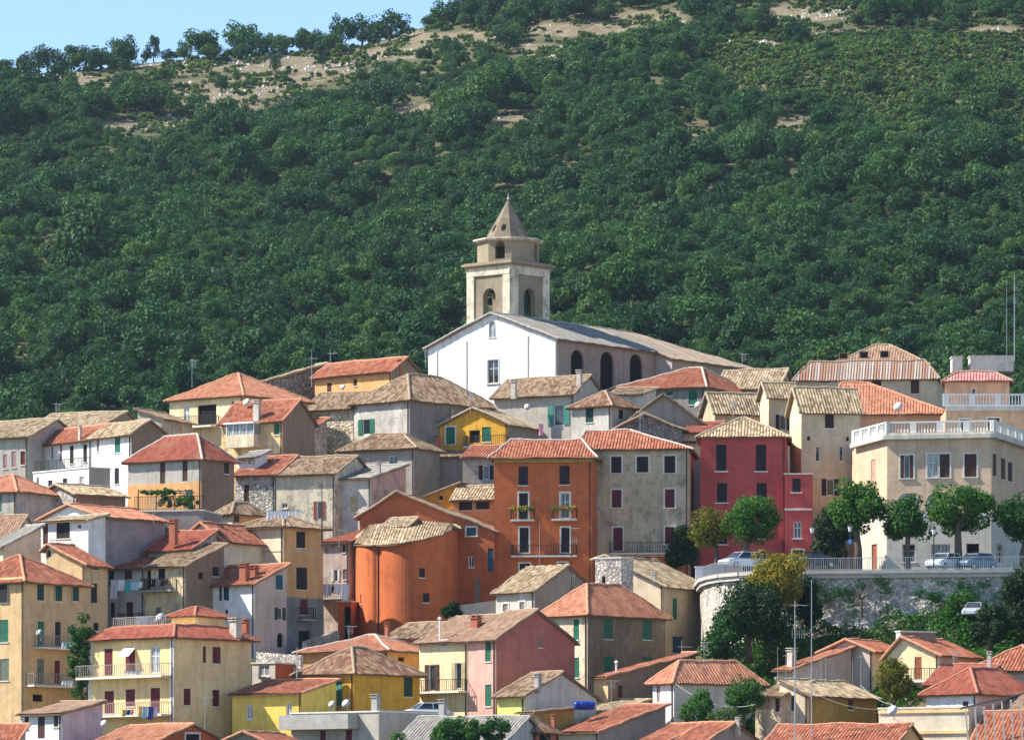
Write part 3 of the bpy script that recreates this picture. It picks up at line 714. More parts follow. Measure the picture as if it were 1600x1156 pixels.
# ---- middle rows, centre right of the drum
H('C21', 'cottage', 'white cottage with shaded gable and pale roof below the large orange apartment house', (775,835,936), 921,975,436,45, ('gx',884,'pale'), 'greyw', wallR='greyd', 
  wins='L s grey 786-794 943-955 t;L s grey 812-820 940-953 t', chim='')  # dark grey gable puts the white wall's shade into its colour
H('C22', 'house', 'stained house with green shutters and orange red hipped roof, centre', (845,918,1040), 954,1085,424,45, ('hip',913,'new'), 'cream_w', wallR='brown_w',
  wins='L s green 896-905 967-999;L s green 897-905 1027-1058;R s green 943-957 966-998;R s green 1004-1018 967-999;R s green 944-958 1025-1052;R s green 1005-1018 1026-1045')
H('C23', 'house', 'cream house with long descending tile verge behind the stained house', (932,1037,1117), 914,1045,438,30, ('gy',869,'pale'), 'cream', wallR='beige', rf=.15, yl=874,
  wins='R s green 1051-1058 934-968;R s brown 1095-1103 942-965;R s blue 1051-1067 994-1020', chim='1022 893 905 1 .35 g')
H('C23b', 'tower_house', 'rubble stone turret in front of the large orange apartment house', (930,971,990), 872,960,433,25, ('flat',0,'old'), 'greyw_s', D=2.5, wins='L h dark 940-946 900-920', pipe=False)
# ---- upper left
H('C1', 'house', 'grey house with faded pink shutters at the left edge', (-90,44,60), 681,850,476,27, ('gx',655,'pale'), 'grey', D=10, wins='L s pinkw 5-11 710-732;L s pinkw 18-25 705-730;L s mar 32-39 705-726', pipe=True)
H('C1b', 'house', 'long low house with pale tile roof at the upper left, behind the white house', (46,160,215), 664,760,490,25, ('gx',643,'pale'), 'greyd', D=9, wins='', pipe=False)
H('C2', 'house', 'white house end with pale roof and one green shutter, upper left', (144,205,262), 676,810,468,50, ('gx',656,'pale'), 'white', wallR='brown', 
  wins='L s pur 151-155 686-705;L s green 179-188 682-707;L s dark 179-186 731-756;R s green 246-254 683-697')  # brown side stands for the white wall in shade
H('C2l', 'house', 'long white house with purple shutters, red roof and walled terrace, upper left', (50,143,170), 684,810,468,50, ('gx',663,'red'), 'white', D=BUILT['C2']['d'], along='C2',
  wins='L s pur 57-60 702-709;L s pur 80-83 697-717;L s pur 93-97 695-720;L s dark 109-115 696-724;L s dark 130-136 694-722', chim='125 664 680 1 .3 g')
H('C2b', 'terrace_building', 'white lower storey with roof terrace in front of the long white house', (52,139,172), 731,815,461,48, ('flat',0,'grey'), 'white', wallR='grey', wins='L s pur 57-61 746-768;L s dark 75-82 750-764;L s dark 98-105 747-759;L c dark 124-131 744-757', pipe=False)
H('C3', 'cottage', 'small grey cottage with red hipped roof at the left edge', (-60,26,34), 765,850,441,35, ('hip',742,'new'), 'grey_w', wins='L s teal 0-3 773-800', D=6)
H('C4', 'cottage', 'rubble stone cottage with pale roof below the long white house', (62,118,196), 770,830,443,50, ('gy',757,'pale'), 'greyw_s', wallR='brown')
H('C5', 'house', 'white house with bright red roof and side coloured darker for shade, left', (64,156,258), 806,885,433,40, ('gy',788,'new'), 'white', wallR='mauve', wins='', ov=.4)  # mauve side paints shade onto the white house
H('C5p', 'porch', 'white enclosed porch with thin tiled roof in front of a bright red roof', (64,138,150), 811,870,429.5,36, ('sy',805,'pale'), 'white', D=2.2, wins='L s dark 88-109 816-841;L D brown 67-75 818-850;L g dark 120-127 818-826', pipe=False)
H('C24', 'shed', 'cream walled shed under a mottled stone tile roof at the left edge', (-20,5,64), 852,900,427,50, ('sy',822,'grey'), 'cream', D=None, pipe=False)
H('C24b', 'house', 'low house with mottled tan roof at the left edge below the small red roof', (-60,20,60), 838,880,434,30, ('gx',805,'pinkish'), 'grey_w', pipe=False)
H('C6', 'house', 'grey plastered house with dark red hipped roof above the pergola', (200,315,366), 711,830,456,35, ('hip',681,'dkred'), 'grey', wallR='brown', 
  wins='L s brown 250-258 722-758;L s brown 285-293 720-752;L s green 291-300 765-790;R s dark 350-358 723-740', bands='L 752 830 apricot .05', caps='m')
H('C5b', 'house', 'small cream gable with patchy red roof beneath the pergola terrace', (284,348,362), 842,880,437,35, ('gy',816,'red'), 'cream', D=6, wins='L h dark 313-316 826-832', pipe=False)
H('C5c', 'house', 'low roof of red and tan tiles right of the bright red roof', (232,300,330), 856,890,434,33, ('gx',828,'dkred'), 'grey', D=7, pipe=False, chim='271 812 836 1 .6 b')
H('C7', 'house', 'pale yellow house with orange pyramid roof and glazed balcony door, upper left', (265,380,482), 615,720,480,38, ('hip',584,'new'), 'ivory', wallR='beige', 
  wins='L c blue 287-296 634-665;L h dark 309-338 632-664;L s dark 362-371 627-644', bal='L 272-342 667 n 1.1')
H('C7b', 'cottage', 'crumbling cottage with tan roof left of the pale yellow pyramid roofed house', (215,252,270), 653,720,474,25, ('sx',640,'old'), 'grey_w', D=6, pipe=False)
H('C8', 'house', 'ochre yellow house with glazed bay and red roof below the pyramid roofed house', (346,442,492), 654,760,470,32, ('gx',624,'red'), 'paleyellow_w', wallR='brown', wins='L s green 428-437 662-679;L s green 429-437 709-721', chim='402 625 645 1.5 .6 g')
H('C9', 'house', 'rubble stone house with green open shutters and tan roof', (476,556,570), 636,760,487,27, ('gx',612,'old'), 'cream_s', D=7, wins='L o green 484-501 648-671')
H('C9b', 'cottage', 'stone cottage with tiny red roof between the ochre yellow house and the rubble house', (444,484,496), 671,760,482,22, ('sy',654,'red'), 'pinkgrey_s', D=4, wins='', pipe=False)
H('C10', 'house', 'orange house with long red roof left of the church', (492,612,656), 577,660,496,43, ('gx',558,'red'), 'apricot', wallR='brown', wins='L s brown 511-518 598-618;L s brown 552-558 592-603', chim='624 562 578 1 .4 b')
H('C10b', 'ruin', 'old stone building with slanting tan roof at the skyline left of the orange house', (404,420,508), 594,660,502,55, ('sy',569,'pale'), 'greyd', wallR='greyd_s', pipe=False)
H('C11', 'house', 'big grey stone house with green shutters and mottled hipped roof below the church', (553,640,772), 621,760,482,42, ('hip',587,'old'), 'greyw_w', wallR='greyd_w', wins='L o green 560-585 655-679;R s grey 697-702 638-653;R s beige 705-711 640-652', chim='')  # right face is a darker copy of the grey, coloured for shade
H('C12', 'house', 'mustard gabled house with two green shuttered windows and recessed balcony', (687,794,850), 661,740,482,25, ('gy',638,'pale'), 'ochre', wallR='greyd', wins='L s green 697-711 667-694 t;L s green 753-767 667-690;L h dark 733-750 672-692', bal='L 730-794 697', chim='684 681 702 1 .45 b')
H('C12b', 'house', 'grey house with short red roof and flowered window against the large orange apartment house', (723,774,790), 713,800,472,10, ('sy',697,'red'), 'grey_w', D=5, wins='L o dark 748-771 727-749', pipe=False)
H('C13', 'house', 'grey house with old hipped roof and white framed windows', (533,648,676), 697,800,475,27, ('hip',678,'old'), 'grey', wallR='greyd', D=5, wins='L g white 548-564 713-731;L g white 608-621 712-733')
H('C14', 'house', 'mauve grey wall with one tall brown window in the shade, centre', (648,726,740), 713,800,480,10, ('sy',702,'old'), 'mauve', D=5, wins='L s brown 657-672 722-751', pipe=False)
H('C15', 'house', 'stone house with brown door and half red roof, left of centre', (368,430,470), 740,850,464,22, ('gx',713,'red'), 'greyw_s', D=9, wins='L s brown 381-389 757-785')
H('C15b', 'house', 'worn whitish house with old lichened roof and striped laundry terrace', (431,524,560), 738,850,464,22, ('gx',712,'old'), 'palecream_w', D=9, along='C15', wins='L g beige 440-449 786-794;L o rust 490-508 783-811')
H('C15c', 'house', 'worn house with flat grey sheet roof left of the red orange gable', (516,580,634), 745,850,461,30, ('sy',727,'grey'), 'greyw_w', wallR='pinkgrey_w', wins='L s beige 547-559 775-800', flat=True, chim='592 721 742 1 .3 c')
# ---- around the church
H('C18', 'house', 'grey house with old tile roof at the foot of the church facade', (772,897,944), 613,700,486,30, ('gx',587,'old'), 'grey', wins='L o teal 856-890 632-665', chim='803 593 610 1 .5 g;905 578 600 1 .45 g')
H('C18b', 'house', 'pale grey house with small hipped roof and green shutter right of the church facade', (893,955,994), 630,700,479,36, ('hip',612,'brown'), 'greyw', wallR='grey', wins='L s dkgreen 915-927 636-660;R s dark 967-974 640-655')
H('C18c', 'cottage', 'small plain grey cottage under the long red hipped roof', (946,1004,1016), 615,680,488,20, ('sy',606,'old'), 'greyw', D=4, pipe=False)
H('C19', 'house', 'grey house with long red hipped roof below the church nave', (950,1101,1178), 602,680,496,27, ('hip',576,'red'), 'greyd', wins='L s green 1041-1051 611-618;L s green 1076-1089 610-632', caps='m', hm=(3,6))
H('C19b', 'house', 'low house with pale ribbed roof right of the long red hipped roof', (1122,1215,1230), 604,680,503,15, ('gx',577,'pale'), 'grey', D=8, pipe=False)
H('C20', 'barn', 'dark barn with moss browned gable below the long red hipped roof', (975,1098,1110), 660,740,478,8, ('gy',617,'dark'), 'greyd', D=8, pipe=False)
H('C20b', 'barn', 'dark rubble stone barn with low tiled gable behind the grey building', (960,1066,1080), 670,740,474,10, ('gy',647,'old'), 'greyd_s', D=4, pipe=False, rf=.45)
H('C20c', 'cottage', 'small beige cottage with brown shed roof between the stone barn and the red house', (1067,1113,1125), 675,740,474,12, ('sy',660,'dkred'), 'beige', D=5, pipe=False)
# ---------------------------------------------------------------- church and bell tower
UP = Vector((0, 0, 1))
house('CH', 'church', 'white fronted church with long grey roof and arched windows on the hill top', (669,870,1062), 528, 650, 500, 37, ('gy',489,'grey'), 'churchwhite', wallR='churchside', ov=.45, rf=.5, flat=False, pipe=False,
  wins='L g grey 762-779 562-599 t;L c dark 764-775 502-527 a;R h dark 892-912 546-600 a;R h dark 938-959 549-610 a;R h dark 984-1004 553-600 a', cat='church')  # the small gable arch is a niche, built as a curtained window
ch = BUILT['CH']
fL = ch['L']   # shallow pilaster lines on the facade
for px in (683, 729, 825, 868):
    m = MB(); t = fL.t(px); fL.box(m, t-.07, t+.07, ch['ze']-9.5, ch['ze']-.3 if px != 729 and px != 825 else ch['ze']+.4, .003, .07)
    m.build('pilaster', plain('pilaster_grey', (.55,.52,.47), .9), ch['root'])
e_ = 2.0; sN = (PZ(489, 500)-ch['ze'])/(ch['w']*.5)      # the rear part widens the nave and carries its roof slope on down
zrN = PZ(489, ch['loc'](ch['w']/2, 0).y); sN = (zrN-ch['ze'])/(ch['w']/2); b_ = 0
for b_ in np.arange(5, 40, .1):
    p_ = ch['loc'](-e_, b_)
    if 800+F*p_.x/p_.y >= 1050: break
pm_ = ch['loc'](-e_, b_)+(ch['loc'](1, 0)-ch['loc'](0, 0))*((ch['w']+2*e_)/2)
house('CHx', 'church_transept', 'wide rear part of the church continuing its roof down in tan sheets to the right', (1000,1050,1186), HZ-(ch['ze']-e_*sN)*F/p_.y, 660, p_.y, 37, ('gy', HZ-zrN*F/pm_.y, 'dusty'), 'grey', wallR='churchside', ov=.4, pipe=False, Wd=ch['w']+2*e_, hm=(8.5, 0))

def ngon(c, r, n, a0=0): return [Vector((c.x+r*math.cos(a0+2*math.pi*k/n), c.y+r*math.sin(a0+2*math.pi*k/n), 0)) for k in range(n)]
def tower():
    Y = 509.0; th = math.radians(42); C = Vector((PX(798, Y), Y, 0)); dL = Vector((-math.cos(th), math.sin(th), 0)); dR = Vector((math.sin(th), math.cos(th), 0))
    def sol(d, px):
        k = px-800.0; return (k*C.y-F*C.x)/(F*d.x-k*d.y)
    w, d = sol(dL, 731), sol(dR, 857); zt = PZ(410, Y); zb = PZ(600, Y); g0 = PZ(640, Y)
    root = empty('bell_tower', (C.x, C.y, g0), 'square stone bell tower with octagonal lantern and pointed spire', 'bell tower')
    A, B, Dk = C, C+dL*w, C+dR*d; E = B+dR*d
    fs = [Face(A, dL, -dR, w, [(0, zt), (w, zt)], g0), Face(A, dR, -dL, d, [(0, zt), (d, zt)], g0), Face(Dk, dL, dR, w, [(0, zt), (w, zt)], g0), Face(B, dR, dL, d, [(0, zt), (d, zt)], g0)]
    body = MB(); trim = MB(); inner = MB()
    for f_ in fs:
        a = f_.len*.5-.85; f_.holes.append(arch_pts(a, a+1.7, PZ(503, Y), PZ(447, Y), 10)); f_.wall(body, .7)
        for t0, t1 in ((0, .95), (f_.len-.95, f_.len)): f_.box(trim, t0, t1, g0, PZ(427, Y), .003, .16)
        f_.box(trim, 0, f_.len, PZ(427, Y), PZ(420, Y), .003, .2)
        f_.box(trim, -.2, f_.len+.2, PZ(420, Y), zt-.25, .004, .1)
    body.build('tower_wall', wallmat('towerc_w'), root); trim.build('corner_pier', wallmat('palecream_w'), root)
    def slab(mb, e, z, h):
        q = [A-dL*e-dR*e, B+dL*e-dR*e, E+dL*e+dR*e, Dk-dL*e+dR*e]; mb.prism([Vector((p.x, p.y, z)) for p in q], (0, 0, h))
    co = MB(); slab(co, .28, zt-.25, .18); slab(co, .5, zt-.06, .22); slab(co, .3, zt+.17, .1)
    co.build('cornice', wallmat('towerc'), root)
    cc = (A+E)/2
    # octagonal belfry stage
    z0, z1 = zt+.27, PZ(371, Y); R = 3.12; oc = ngon(cc, R, 8, math.radians(-90-45+6)); bm_ = MB(); tm = MB()
    for k in range(8):
        p, q = oc[k], oc[(k+1) % 8]; dd_ = (q-p).normalized(); nn = Vector((dd_.y, -dd_.x, 0))
        if nn.dot(p-cc) < 0: nn = -nn
        f_ = Face(p, dd_, nn, (q-p).length, [(0, z1), ((q-p).length, z1)], z0)
        if k % 2 == 0:
            f_.holes.append(arch_pts(f_.len/2-.5, f_.len/2+.5, z0+.25, z0+2.0, 8))
        f_.wall(bm_, .4)
    bm_.build('belfry_wall', wallmat('towerc'), root)
    for r_, za, h in ((3.35, z1-.12, .12), (3.55, z1+.01, .16)): tm.prism([Vector((p.x, p.y, za)) for p in ngon(cc, r_, 8, math.radians(-129))], (0, 0, h))
    tm.build('upper_cornice', wallmat('palecream_w'), root)
    sp = MB(); z2 = z1+.18; ap = Vector((cc.x, cc.y, PZ(303, Y))); o2 = ngon(cc, 2.35, 8, math.radians(-129))
    for k in range(8):
        p, q = o2[k], o2[(k+1) % 8]; p = Vector((p.x, p.y, z2)); q = Vector((q.x, q.y, z2))
        mid = [(p*.55+ap*.45), (q*.55+ap*.45)]
        sp.add([p, q, mid[1], mid[0]], [(0, 1, 2, 3)]); sp.add([mid[0], mid[1], ap], [(0, 1, 2)])
    so_ = sp.build('spire', wallmat('spirec_w'), root)
    ho = MB()
    for k, (a, b) in ((7, (.25, .42)), (6, (.25, .42)), (0, (.25, .42))):
        p, q = o2[k], o2[(k+1) % 8]; m_ = Vector(((p.x+q.x)/2, (p.y+q.y)/2, z2)); u = (q-p).normalized(); s_ = (ap-m_); n_ = u.cross(s_).normalized()
        if n_.dot(m_-cc) < 0: n_ = -n_
        c = m_+s_*.27+n_*.02; v = s_.normalized()
        ho.add([c+u*.26*math.cos(t)+v*.42*math.sin(t) for t in [i*math.pi/5 for i in range(10)]], [tuple(range(10))])
    ho.build('spire_opening_dark', M_BLACK, so_)  # flat black discs on the faces paint the dark of the holes
    fi = MB(); fi.lathe(ap-UP*.1, [(.10, 0), (.14, .1), (.05, .25), (.03, .7)], 8); fi.build('finial', M_STEEL, so_)
    bl = MB(); bl.lathe((cc.x, cc.y, PZ(480, Y)), [(.7, 0), (.62, .15), (.42, .6), (.34, .95), (.1, 1.1)], 14); bl.build('bell', plain('bronze', (.10,.09,.05), .4, .8), root)
    mc = MB(); mc.sheet([Vector((p.x, p.y, zt+.30)) for p in (A, B, E, Dk)]); mc.build('tower_floor', M_CONC, root)
tower()

# ---------------------------------------------------------------- houses with many-sided plans
def polyhouse(key, name, label, pts, yt, yb, wall, wins='', bal='', bands='', cat='house', back=9.0, tops=None, reveal=.2):
    "pts: front plan from left to right as (column, distance)"
    P = [Vector((PX(a, b), b, 0)) for a, b in pts]
    zt = PZ(yt, pts[0][1]) if tops is None else None
    zb = PZ(yb, pts[len(pts)//2][1]); root = empty(name, (P[len(P)//2].x, P[len(P)//2].y, zb), label, cat)
    faces = []; ctr = sum(P, Vector())/len(P)+Vector((0, back/2, 0))
    Q = P+[P[-1]+Vector((0, back, 0)), P[0]+Vector((0, back, 0))]
    Z = [zt]*len(Q) if tops is None else [PZ(t, p.y) for t, p in zip(tops, P)]
    if tops is not None: Z += [Z[-1], Z[0]]
    for i in range(len(Q)):
        a, b = Q[i], Q[(i+1) % len(Q)]; d = (b-a); L = d.length; d.normalize(); n = Vector((d.y, -d.x, 0))
        if n.dot((a+b)/2-ctr) < 0: n = -n
        faces.append(Face(a, d, n, L, [(0, Z[i]), (L, Z[(i+1) % len(Q)])], zb-16))
        if i < len(pts): CTRL.append((a.x, a.y, zb)); CTRL.append((a.x, a.y+back, zb))
    def fof(px):
        for i in range(len(pts)-1):
            if pts[i][0] <= px <= pts[i+1][0]: return faces[i]
        return faces[0]
    for line in wins.split(';'):
        q = line.split()
        if len(q) < 4: continue
        a, b = map(float, q[2].split('-')); c, e = map(float, q[3].split('-'))
        window(fof((a+b)/2), a, b, c, e, q[0], q[1], q[4] if len(q) > 4 else '', root)
    mb = MB()
    for f_ in faces: f_.wall(mb, reveal)
    mb.sheet([Vector((p.x, p.y, z-.03)) for p, z in zip(Q, Z)])
    mb.build('wall', wallmat(wall), root)
    for line in bands.split(';'):
        q = line.split()
        if len(q) < 5: continue
        b = MB(); y0, y1, pr = float(q[0]), float(q[1]), float(q[3])
        zz1, zz0 = PZ(y0, pts[0][1]), PZ(y1, pts[0][1])
        for i in range(len(pts)-1):
            f_ = faces[i]; band(b, f_, zz0, zz1, pr)
        for i in range(1, len(pts)-1):   # close mitres
            a = P[i]; n1, n2 = faces[i-1].n, faces[i].n; b.prism([Vector((q_.x, q_.y, zz0+.001)) for q_ in (a, a+n1*pr, a+(n1+n2).normalized()*pr*1.05, a+n2*pr)], (0, 0, zz1-zz0-.002))
        b.build(q[4], wallmat(q[2]), root)
    BUILT[key] = dict(faces=faces, root=root, P=P, Z=Z, Q=Q)
    return root

def balustrade(root, segs, h=1.15, piers=2.6):
    "segs: list of world points along the edge"
    rail = MB(); bal = MB()
    for a, b in zip(segs, segs[1:]):
        a, b = Vector(a), Vector(b); L = (b-a).length; d = (b-a).normalized(); s = Vector((-d.y, d.x, 0))
        rail.box(a-s*.13+UP*.0, d*L, s*.26, UP*.14); rail.box(a-s*.14+UP*(h-.14), d*L, s*.28, UP*.14)
        k = max(1, round(L/piers))
        for i in range(k+1):
            c = a+d*(L*i/k); rail.box(c-d*.28-s*.145+UP*.002, d*.56, s*.29, UP*(h+.004))
            if i < k:
                m0 = c+d*.36; LL = L/k-.72; nb = max(1, int(LL/.24))
                for j in range(nb):
                    bal.lathe(m0+d*(LL*(j+.5)/nb)+UP*.14, [(.05, 0), (.085, .18), (.045, .5), (.06, h-.30)], 6)
    r = rail.build('balustrade', plain('stone_white', (.72,.70,.66), .9, 0, .12), root); bal.build('balusters', plain('stone_white', (.7,.7,.68)), r)

polyhouse('PAL', 'palazzo', 'grand pale beige palazzo with slanted corner and white balustrade along its roof', [(1337,461),(1386,452),(1549,450),(1584,458),(1640,472)], 699, 895, 'palpeach',
  wins='s ppink 1361-1368 718-762;o brown 1407-1427 711-747 t;c brown 1449-1466 709-746 t;s brown 1468-1484 709-746 t;s brown 1507-1526 709-745 t;s brown 1551-1557 709-744;s brown 1564-1571 716-749;s dark 1575-1582 722-752;c dark 1401-1435 770-800 at;c dark 1446-1480 770-800 at;g dark 1410-1430 850-878 t;c dark 1455-1485 850-891 t;h dark 1510-1530 849-888;D rust 1363-1371 850-890;g dark 1556-1566 850-880',
  bands='694 700 greyw .55 cornice;690 694 palecream .42 cornice;814 819 white .10 cornice;819 896 groundfl .06 plinth', cat='palazzo', back=10)
pal = BUILT['PAL']
balustrade(pal['root'], [f.pt(0, pal['Z'][0]+.36, .15) for f in pal['faces'][:4]]+[pal['faces'][3].pt(pal['faces'][3].len, pal['Z'][0]+.36, .15)])
q = MB(); q.prism([Vector((p.x, p.y, pal['Z'][0]+.30)) for p in pal['P']+[pal['P'][-1]+Vector((0, 5, 0)), pal['P'][0]+Vector((0, 5, 0))]], (0, 0, .05)); q.build('roof_terrace', M_CONC, pal['root'])
polyhouse('PAL2', 'palazzo', 'upper peach floor behind the palazzo with its own balustrade, right edge', [(1478,470),(1640,470)], 642, 895, 'peach', wins='s brown 1500-1515 655-672 t;s brown 1543-1562 653-676 t', bands='635 642 greyw .4 cornice', cat='palazzo', back=6)
p2 = BUILT['PAL2']; balustrade(p2['root'], [f_ for f_ in (p2['faces'][0].pt(0, p2['Z'][0]+.42, .1), p2['faces'][0].pt(p2['faces'][0].len, p2['Z'][0]+.42, .1))])
house('PAL3', 'roof_house', 'peach penthouse with magenta tiled skirt and white plant boxes on its roof', (1476,1577,1587), 592, 660, 476, 6, ('skirt',579,'magenta'), 'peach', D=4.5, ov=.35, wins='L g blue 1518-1525 606-618', pipe=False, bands='L 592 595 brown .02')
for a, b, c, dd_, lab in ((1488,1504,558,580,'small white plant box at the left on the penthouse roof'), (1516,1584,557,580,'long white plant box on the penthouse roof at the right edge')):
    q = MB(); w_ = PX(b, 478)-PX(a, 478); z0 = PZ(dd_, 478); hgt = PZ(c, 478)-z0; p0 = Vector((PX(a, 478), 478, z0)); q.box(p0, (w_, 0, 0), (0, 2.2, 0), (0, 0, hgt)); q.box(p0+Vector((-.08, -.08, hgt)), (w_+.16, 0, 0), (0, 2.36, 0), (0, 0, .1))
    tag(q.build('rooftop_box', wallmat('greyw'), None, loc=tuple(p0)), lab, 'rooftop box')
# mansard building
house('MAN', 'apartment_house', 'long tan building with striped mansard tiles and attic windows behind the palazzo', (1243,1464,1490), 586, 680, 503, 9, ('skirt',561,'stripe'), 'beige', ov=.35, D=10, pipe=False,
  wins='L s brown 1283-1297 591-598;L s brown 1326-1340 591-598;L s brown 1363-1377 591-608;L s brown 1423-1436 589-615')
house('MANu', 'attic', 'low attic with dark windows under shallow tan roofs above the mansard building', (1308,1440,1488), 563, 600, 508, 9, ('hip',539,'pinkish'), 'brown', D=7, ov=1.0, pipe=False, wins='L h dark 1311-1325 551-561;L h dark 1343-1357 549-560;L h dark 1375-1389 548-559')

# curved orange house
def drum():
    pl0 = [(547,466),(549,458),(556,452),(568,448.5),(582,447.4),(590,447.6),(600,446.6),(620,445.6),(645,445.4),(670,446),(692,447),(706,449.5),(716,455)]
    top0 = [851,850,850,850.5,851,851,851,850,846,840,833,826,824]
    A_ = np.array(pl0, float); T_ = np.array(top0); ss = np.arange(len(A_)); sf = np.linspace(0, len(A_)-1, 49)
    def sm(v): 
        w_ = np.interp(sf, ss, v)
        for _ in range(5): w_[1:-1] = (w_[:-2]+2*w_[1:-1]+w_[2:])/4
        return w_
    q_ = [r for r in zip(sm(A_[:, 0]), sm(A_[:, 1]), sm(T_)) if r[0] < 640]+[(646, 445.5, 845.5), (694, 447.5, 834), (706, 450, 827), (716, 456, 825)]; pl = [r[:2] for r in q_]; tops = [r[2] for r in q_]
    polyhouse('DR', 'curved_house', 'orange house with rounded front wall and sagging lichened tile roof', pl, 850, 1010, 'orange', wins='s rust 561-567 928-943;s dark 655-664 887-902;s dark 661-671 926-941;s blue 620-630 965-980;s rust 550-554 968-990', tops=tops, back=9)
    d = BUILT['DR']; root = d['root']; P = [Vector((p.x, p.y, z)) for p, z in zip(d['P'], d['Z'][:len(pl)])]
    top = [P3(max(575, min(pl[i][0]+12, 706)), 824-9*math.sin(min(1, max(0, (pl[i][0]-548)/160))*2.6), 456) for i in range(len(P))]
    mb = MB(); bd = MB(); u = 0; nr = 8
    cen = sum(P, Vector())/len(P)+Vector((0, 4, 0)); rows = []
    fine = []
    for i in range(len(P)-1):
        L = (P[i+1]-P[i]).length; k = max(2, int(L/.08)); 
        for j in range(k): fine.append((i+j/k, L/k))
    vs = []; uv = []
    for c, (s_, dl) in enumerate(fine):
        i = int(s_); f_ = s_-i; a = P[i].lerp(P[i+1], f_); b = top[i].lerp(top[i+1], f_); out = (a-b); out.z = 0; out.normalize()
        a = a+out*.5; a.z -= .12; h = .08*(0, .75, 1, .75)[c % 4]; u += dl
        for r in range(nr+1):
            p = a.lerp(b, r/nr); vs.append(p+UP*(h+.05+sag(p)+.12*math.sin(r/nr*math.pi))); uv.append((u, r/nr*(b-a).length))
    n = nr+1; fs = []; fu = []
    for c in range(len(fine)-1):
        for r in range(nr):
            q = (c*n+r, (c+1)*n+r, (c+1)*n+r+1, c*n+r+1); fs.append(q); fu.append([uv[k] for k in q])
    mb.add(vs, fs, fu); ro = mb.build('roof', tilemat('pale'), root)
    for i in range(len(P)-1):
        a, b = P[i], P[i+1]; oa = a-top[i]; oa.z = 0; ob = b-top[i+1]; ob.z = 0; oa.normalize(); ob.normalize()
        bd.add([a+oa*.48-UP*.16, b+ob*.48-UP*.16, b-UP*.02, a-UP*.02], [(0, 1, 2, 3)])
        bd.add([a+oa*.48-UP*.16, b+ob*.48-UP*.16, b+ob*.5-UP*.06, a+oa*.5-UP*.06], [(0, 1, 2, 3)])
    bd.build('eave', M_BOARD, ro)
    # back wall under the roof's upper edge
    bw = MB()
    for i in range(len(P)-1): bw.add([top[i]-UP*14, top[i+1]-UP*14, top[i+1], top[i]], [(0, 1, 2, 3)])
    bw.build('rear_wall', wallmat('redorange'), root)
    q = MB(); p = d['faces'][20].pt(.1, 0, .06); q.tube([Vector((p.x, p.y, d['Z'][20]-.2)), Vector((p.x, p.y, PZ(1000, 447)))], .05, 6); q.build('downpipe', M_PIPE, root)
drum()
house('DRd', 'dormer', 'orange dormer with small tile roof standing on the curved house', (604,636,664), 821, 850, 452.5, 32, ('gx',809,'pale'), 'redorange', wins='R g dark 646-655 820-828', ov=.3, pipe=False, Wd=2.4)
# arch beside the drum
house('ARW', 'garden_wall_house', 'pale block with orange arched doorway left of the curved orange house', (528,549,560), 940, 1010, 449, 15, ('flat',0,'grey'), 'orange', D=2.5, wins='L h dark 537-548 946-1000 a', pipe=False)
# glazed bay on the ochre house
f_ = BUILT['C8']['L']; root = BUILT['C8']['root']; t0, t1 = sorted((f_.t(365), f_.t(408))); z0, z1 = f_.z(t0, 699), f_.z(t0, 661)
q = MB(); f_.box(q, t0, t1, z0, z0+(z1-z0)*.52, .01, 1.2); b_ = q.build('bay', wallmat('cream_w'), root)
q = MB(); f_.box(q, t0+.04, t1-.04, z0+(z1-z0)*.52, z1-.1, .01, 1.15); q.build('bay_glass', dullglass(), b_)
q = MB()
for k in range(5): t = t0+(t1-t0-.08)*k/4; f_.box(q, t, t+.08, z0+(z1-z0)*.525, z1-.1, 1.12, 1.2)
f_.box(q, t0-.15, t1+.15, z1-.1, z1+.05, 0.02, 1.5); q.build('bay_frame', M_WHITE, b_)
house('C8w', 'annexe', 'little white annexe with lean-to roof beneath the glazed bay', (371,398,410), 714, 760, 466, 32, ('sy',706,'grey'), 'white', D=2, wins='L c white 388-395 713.5-727;L h dark 374-379 714.5-719', pipe=False)
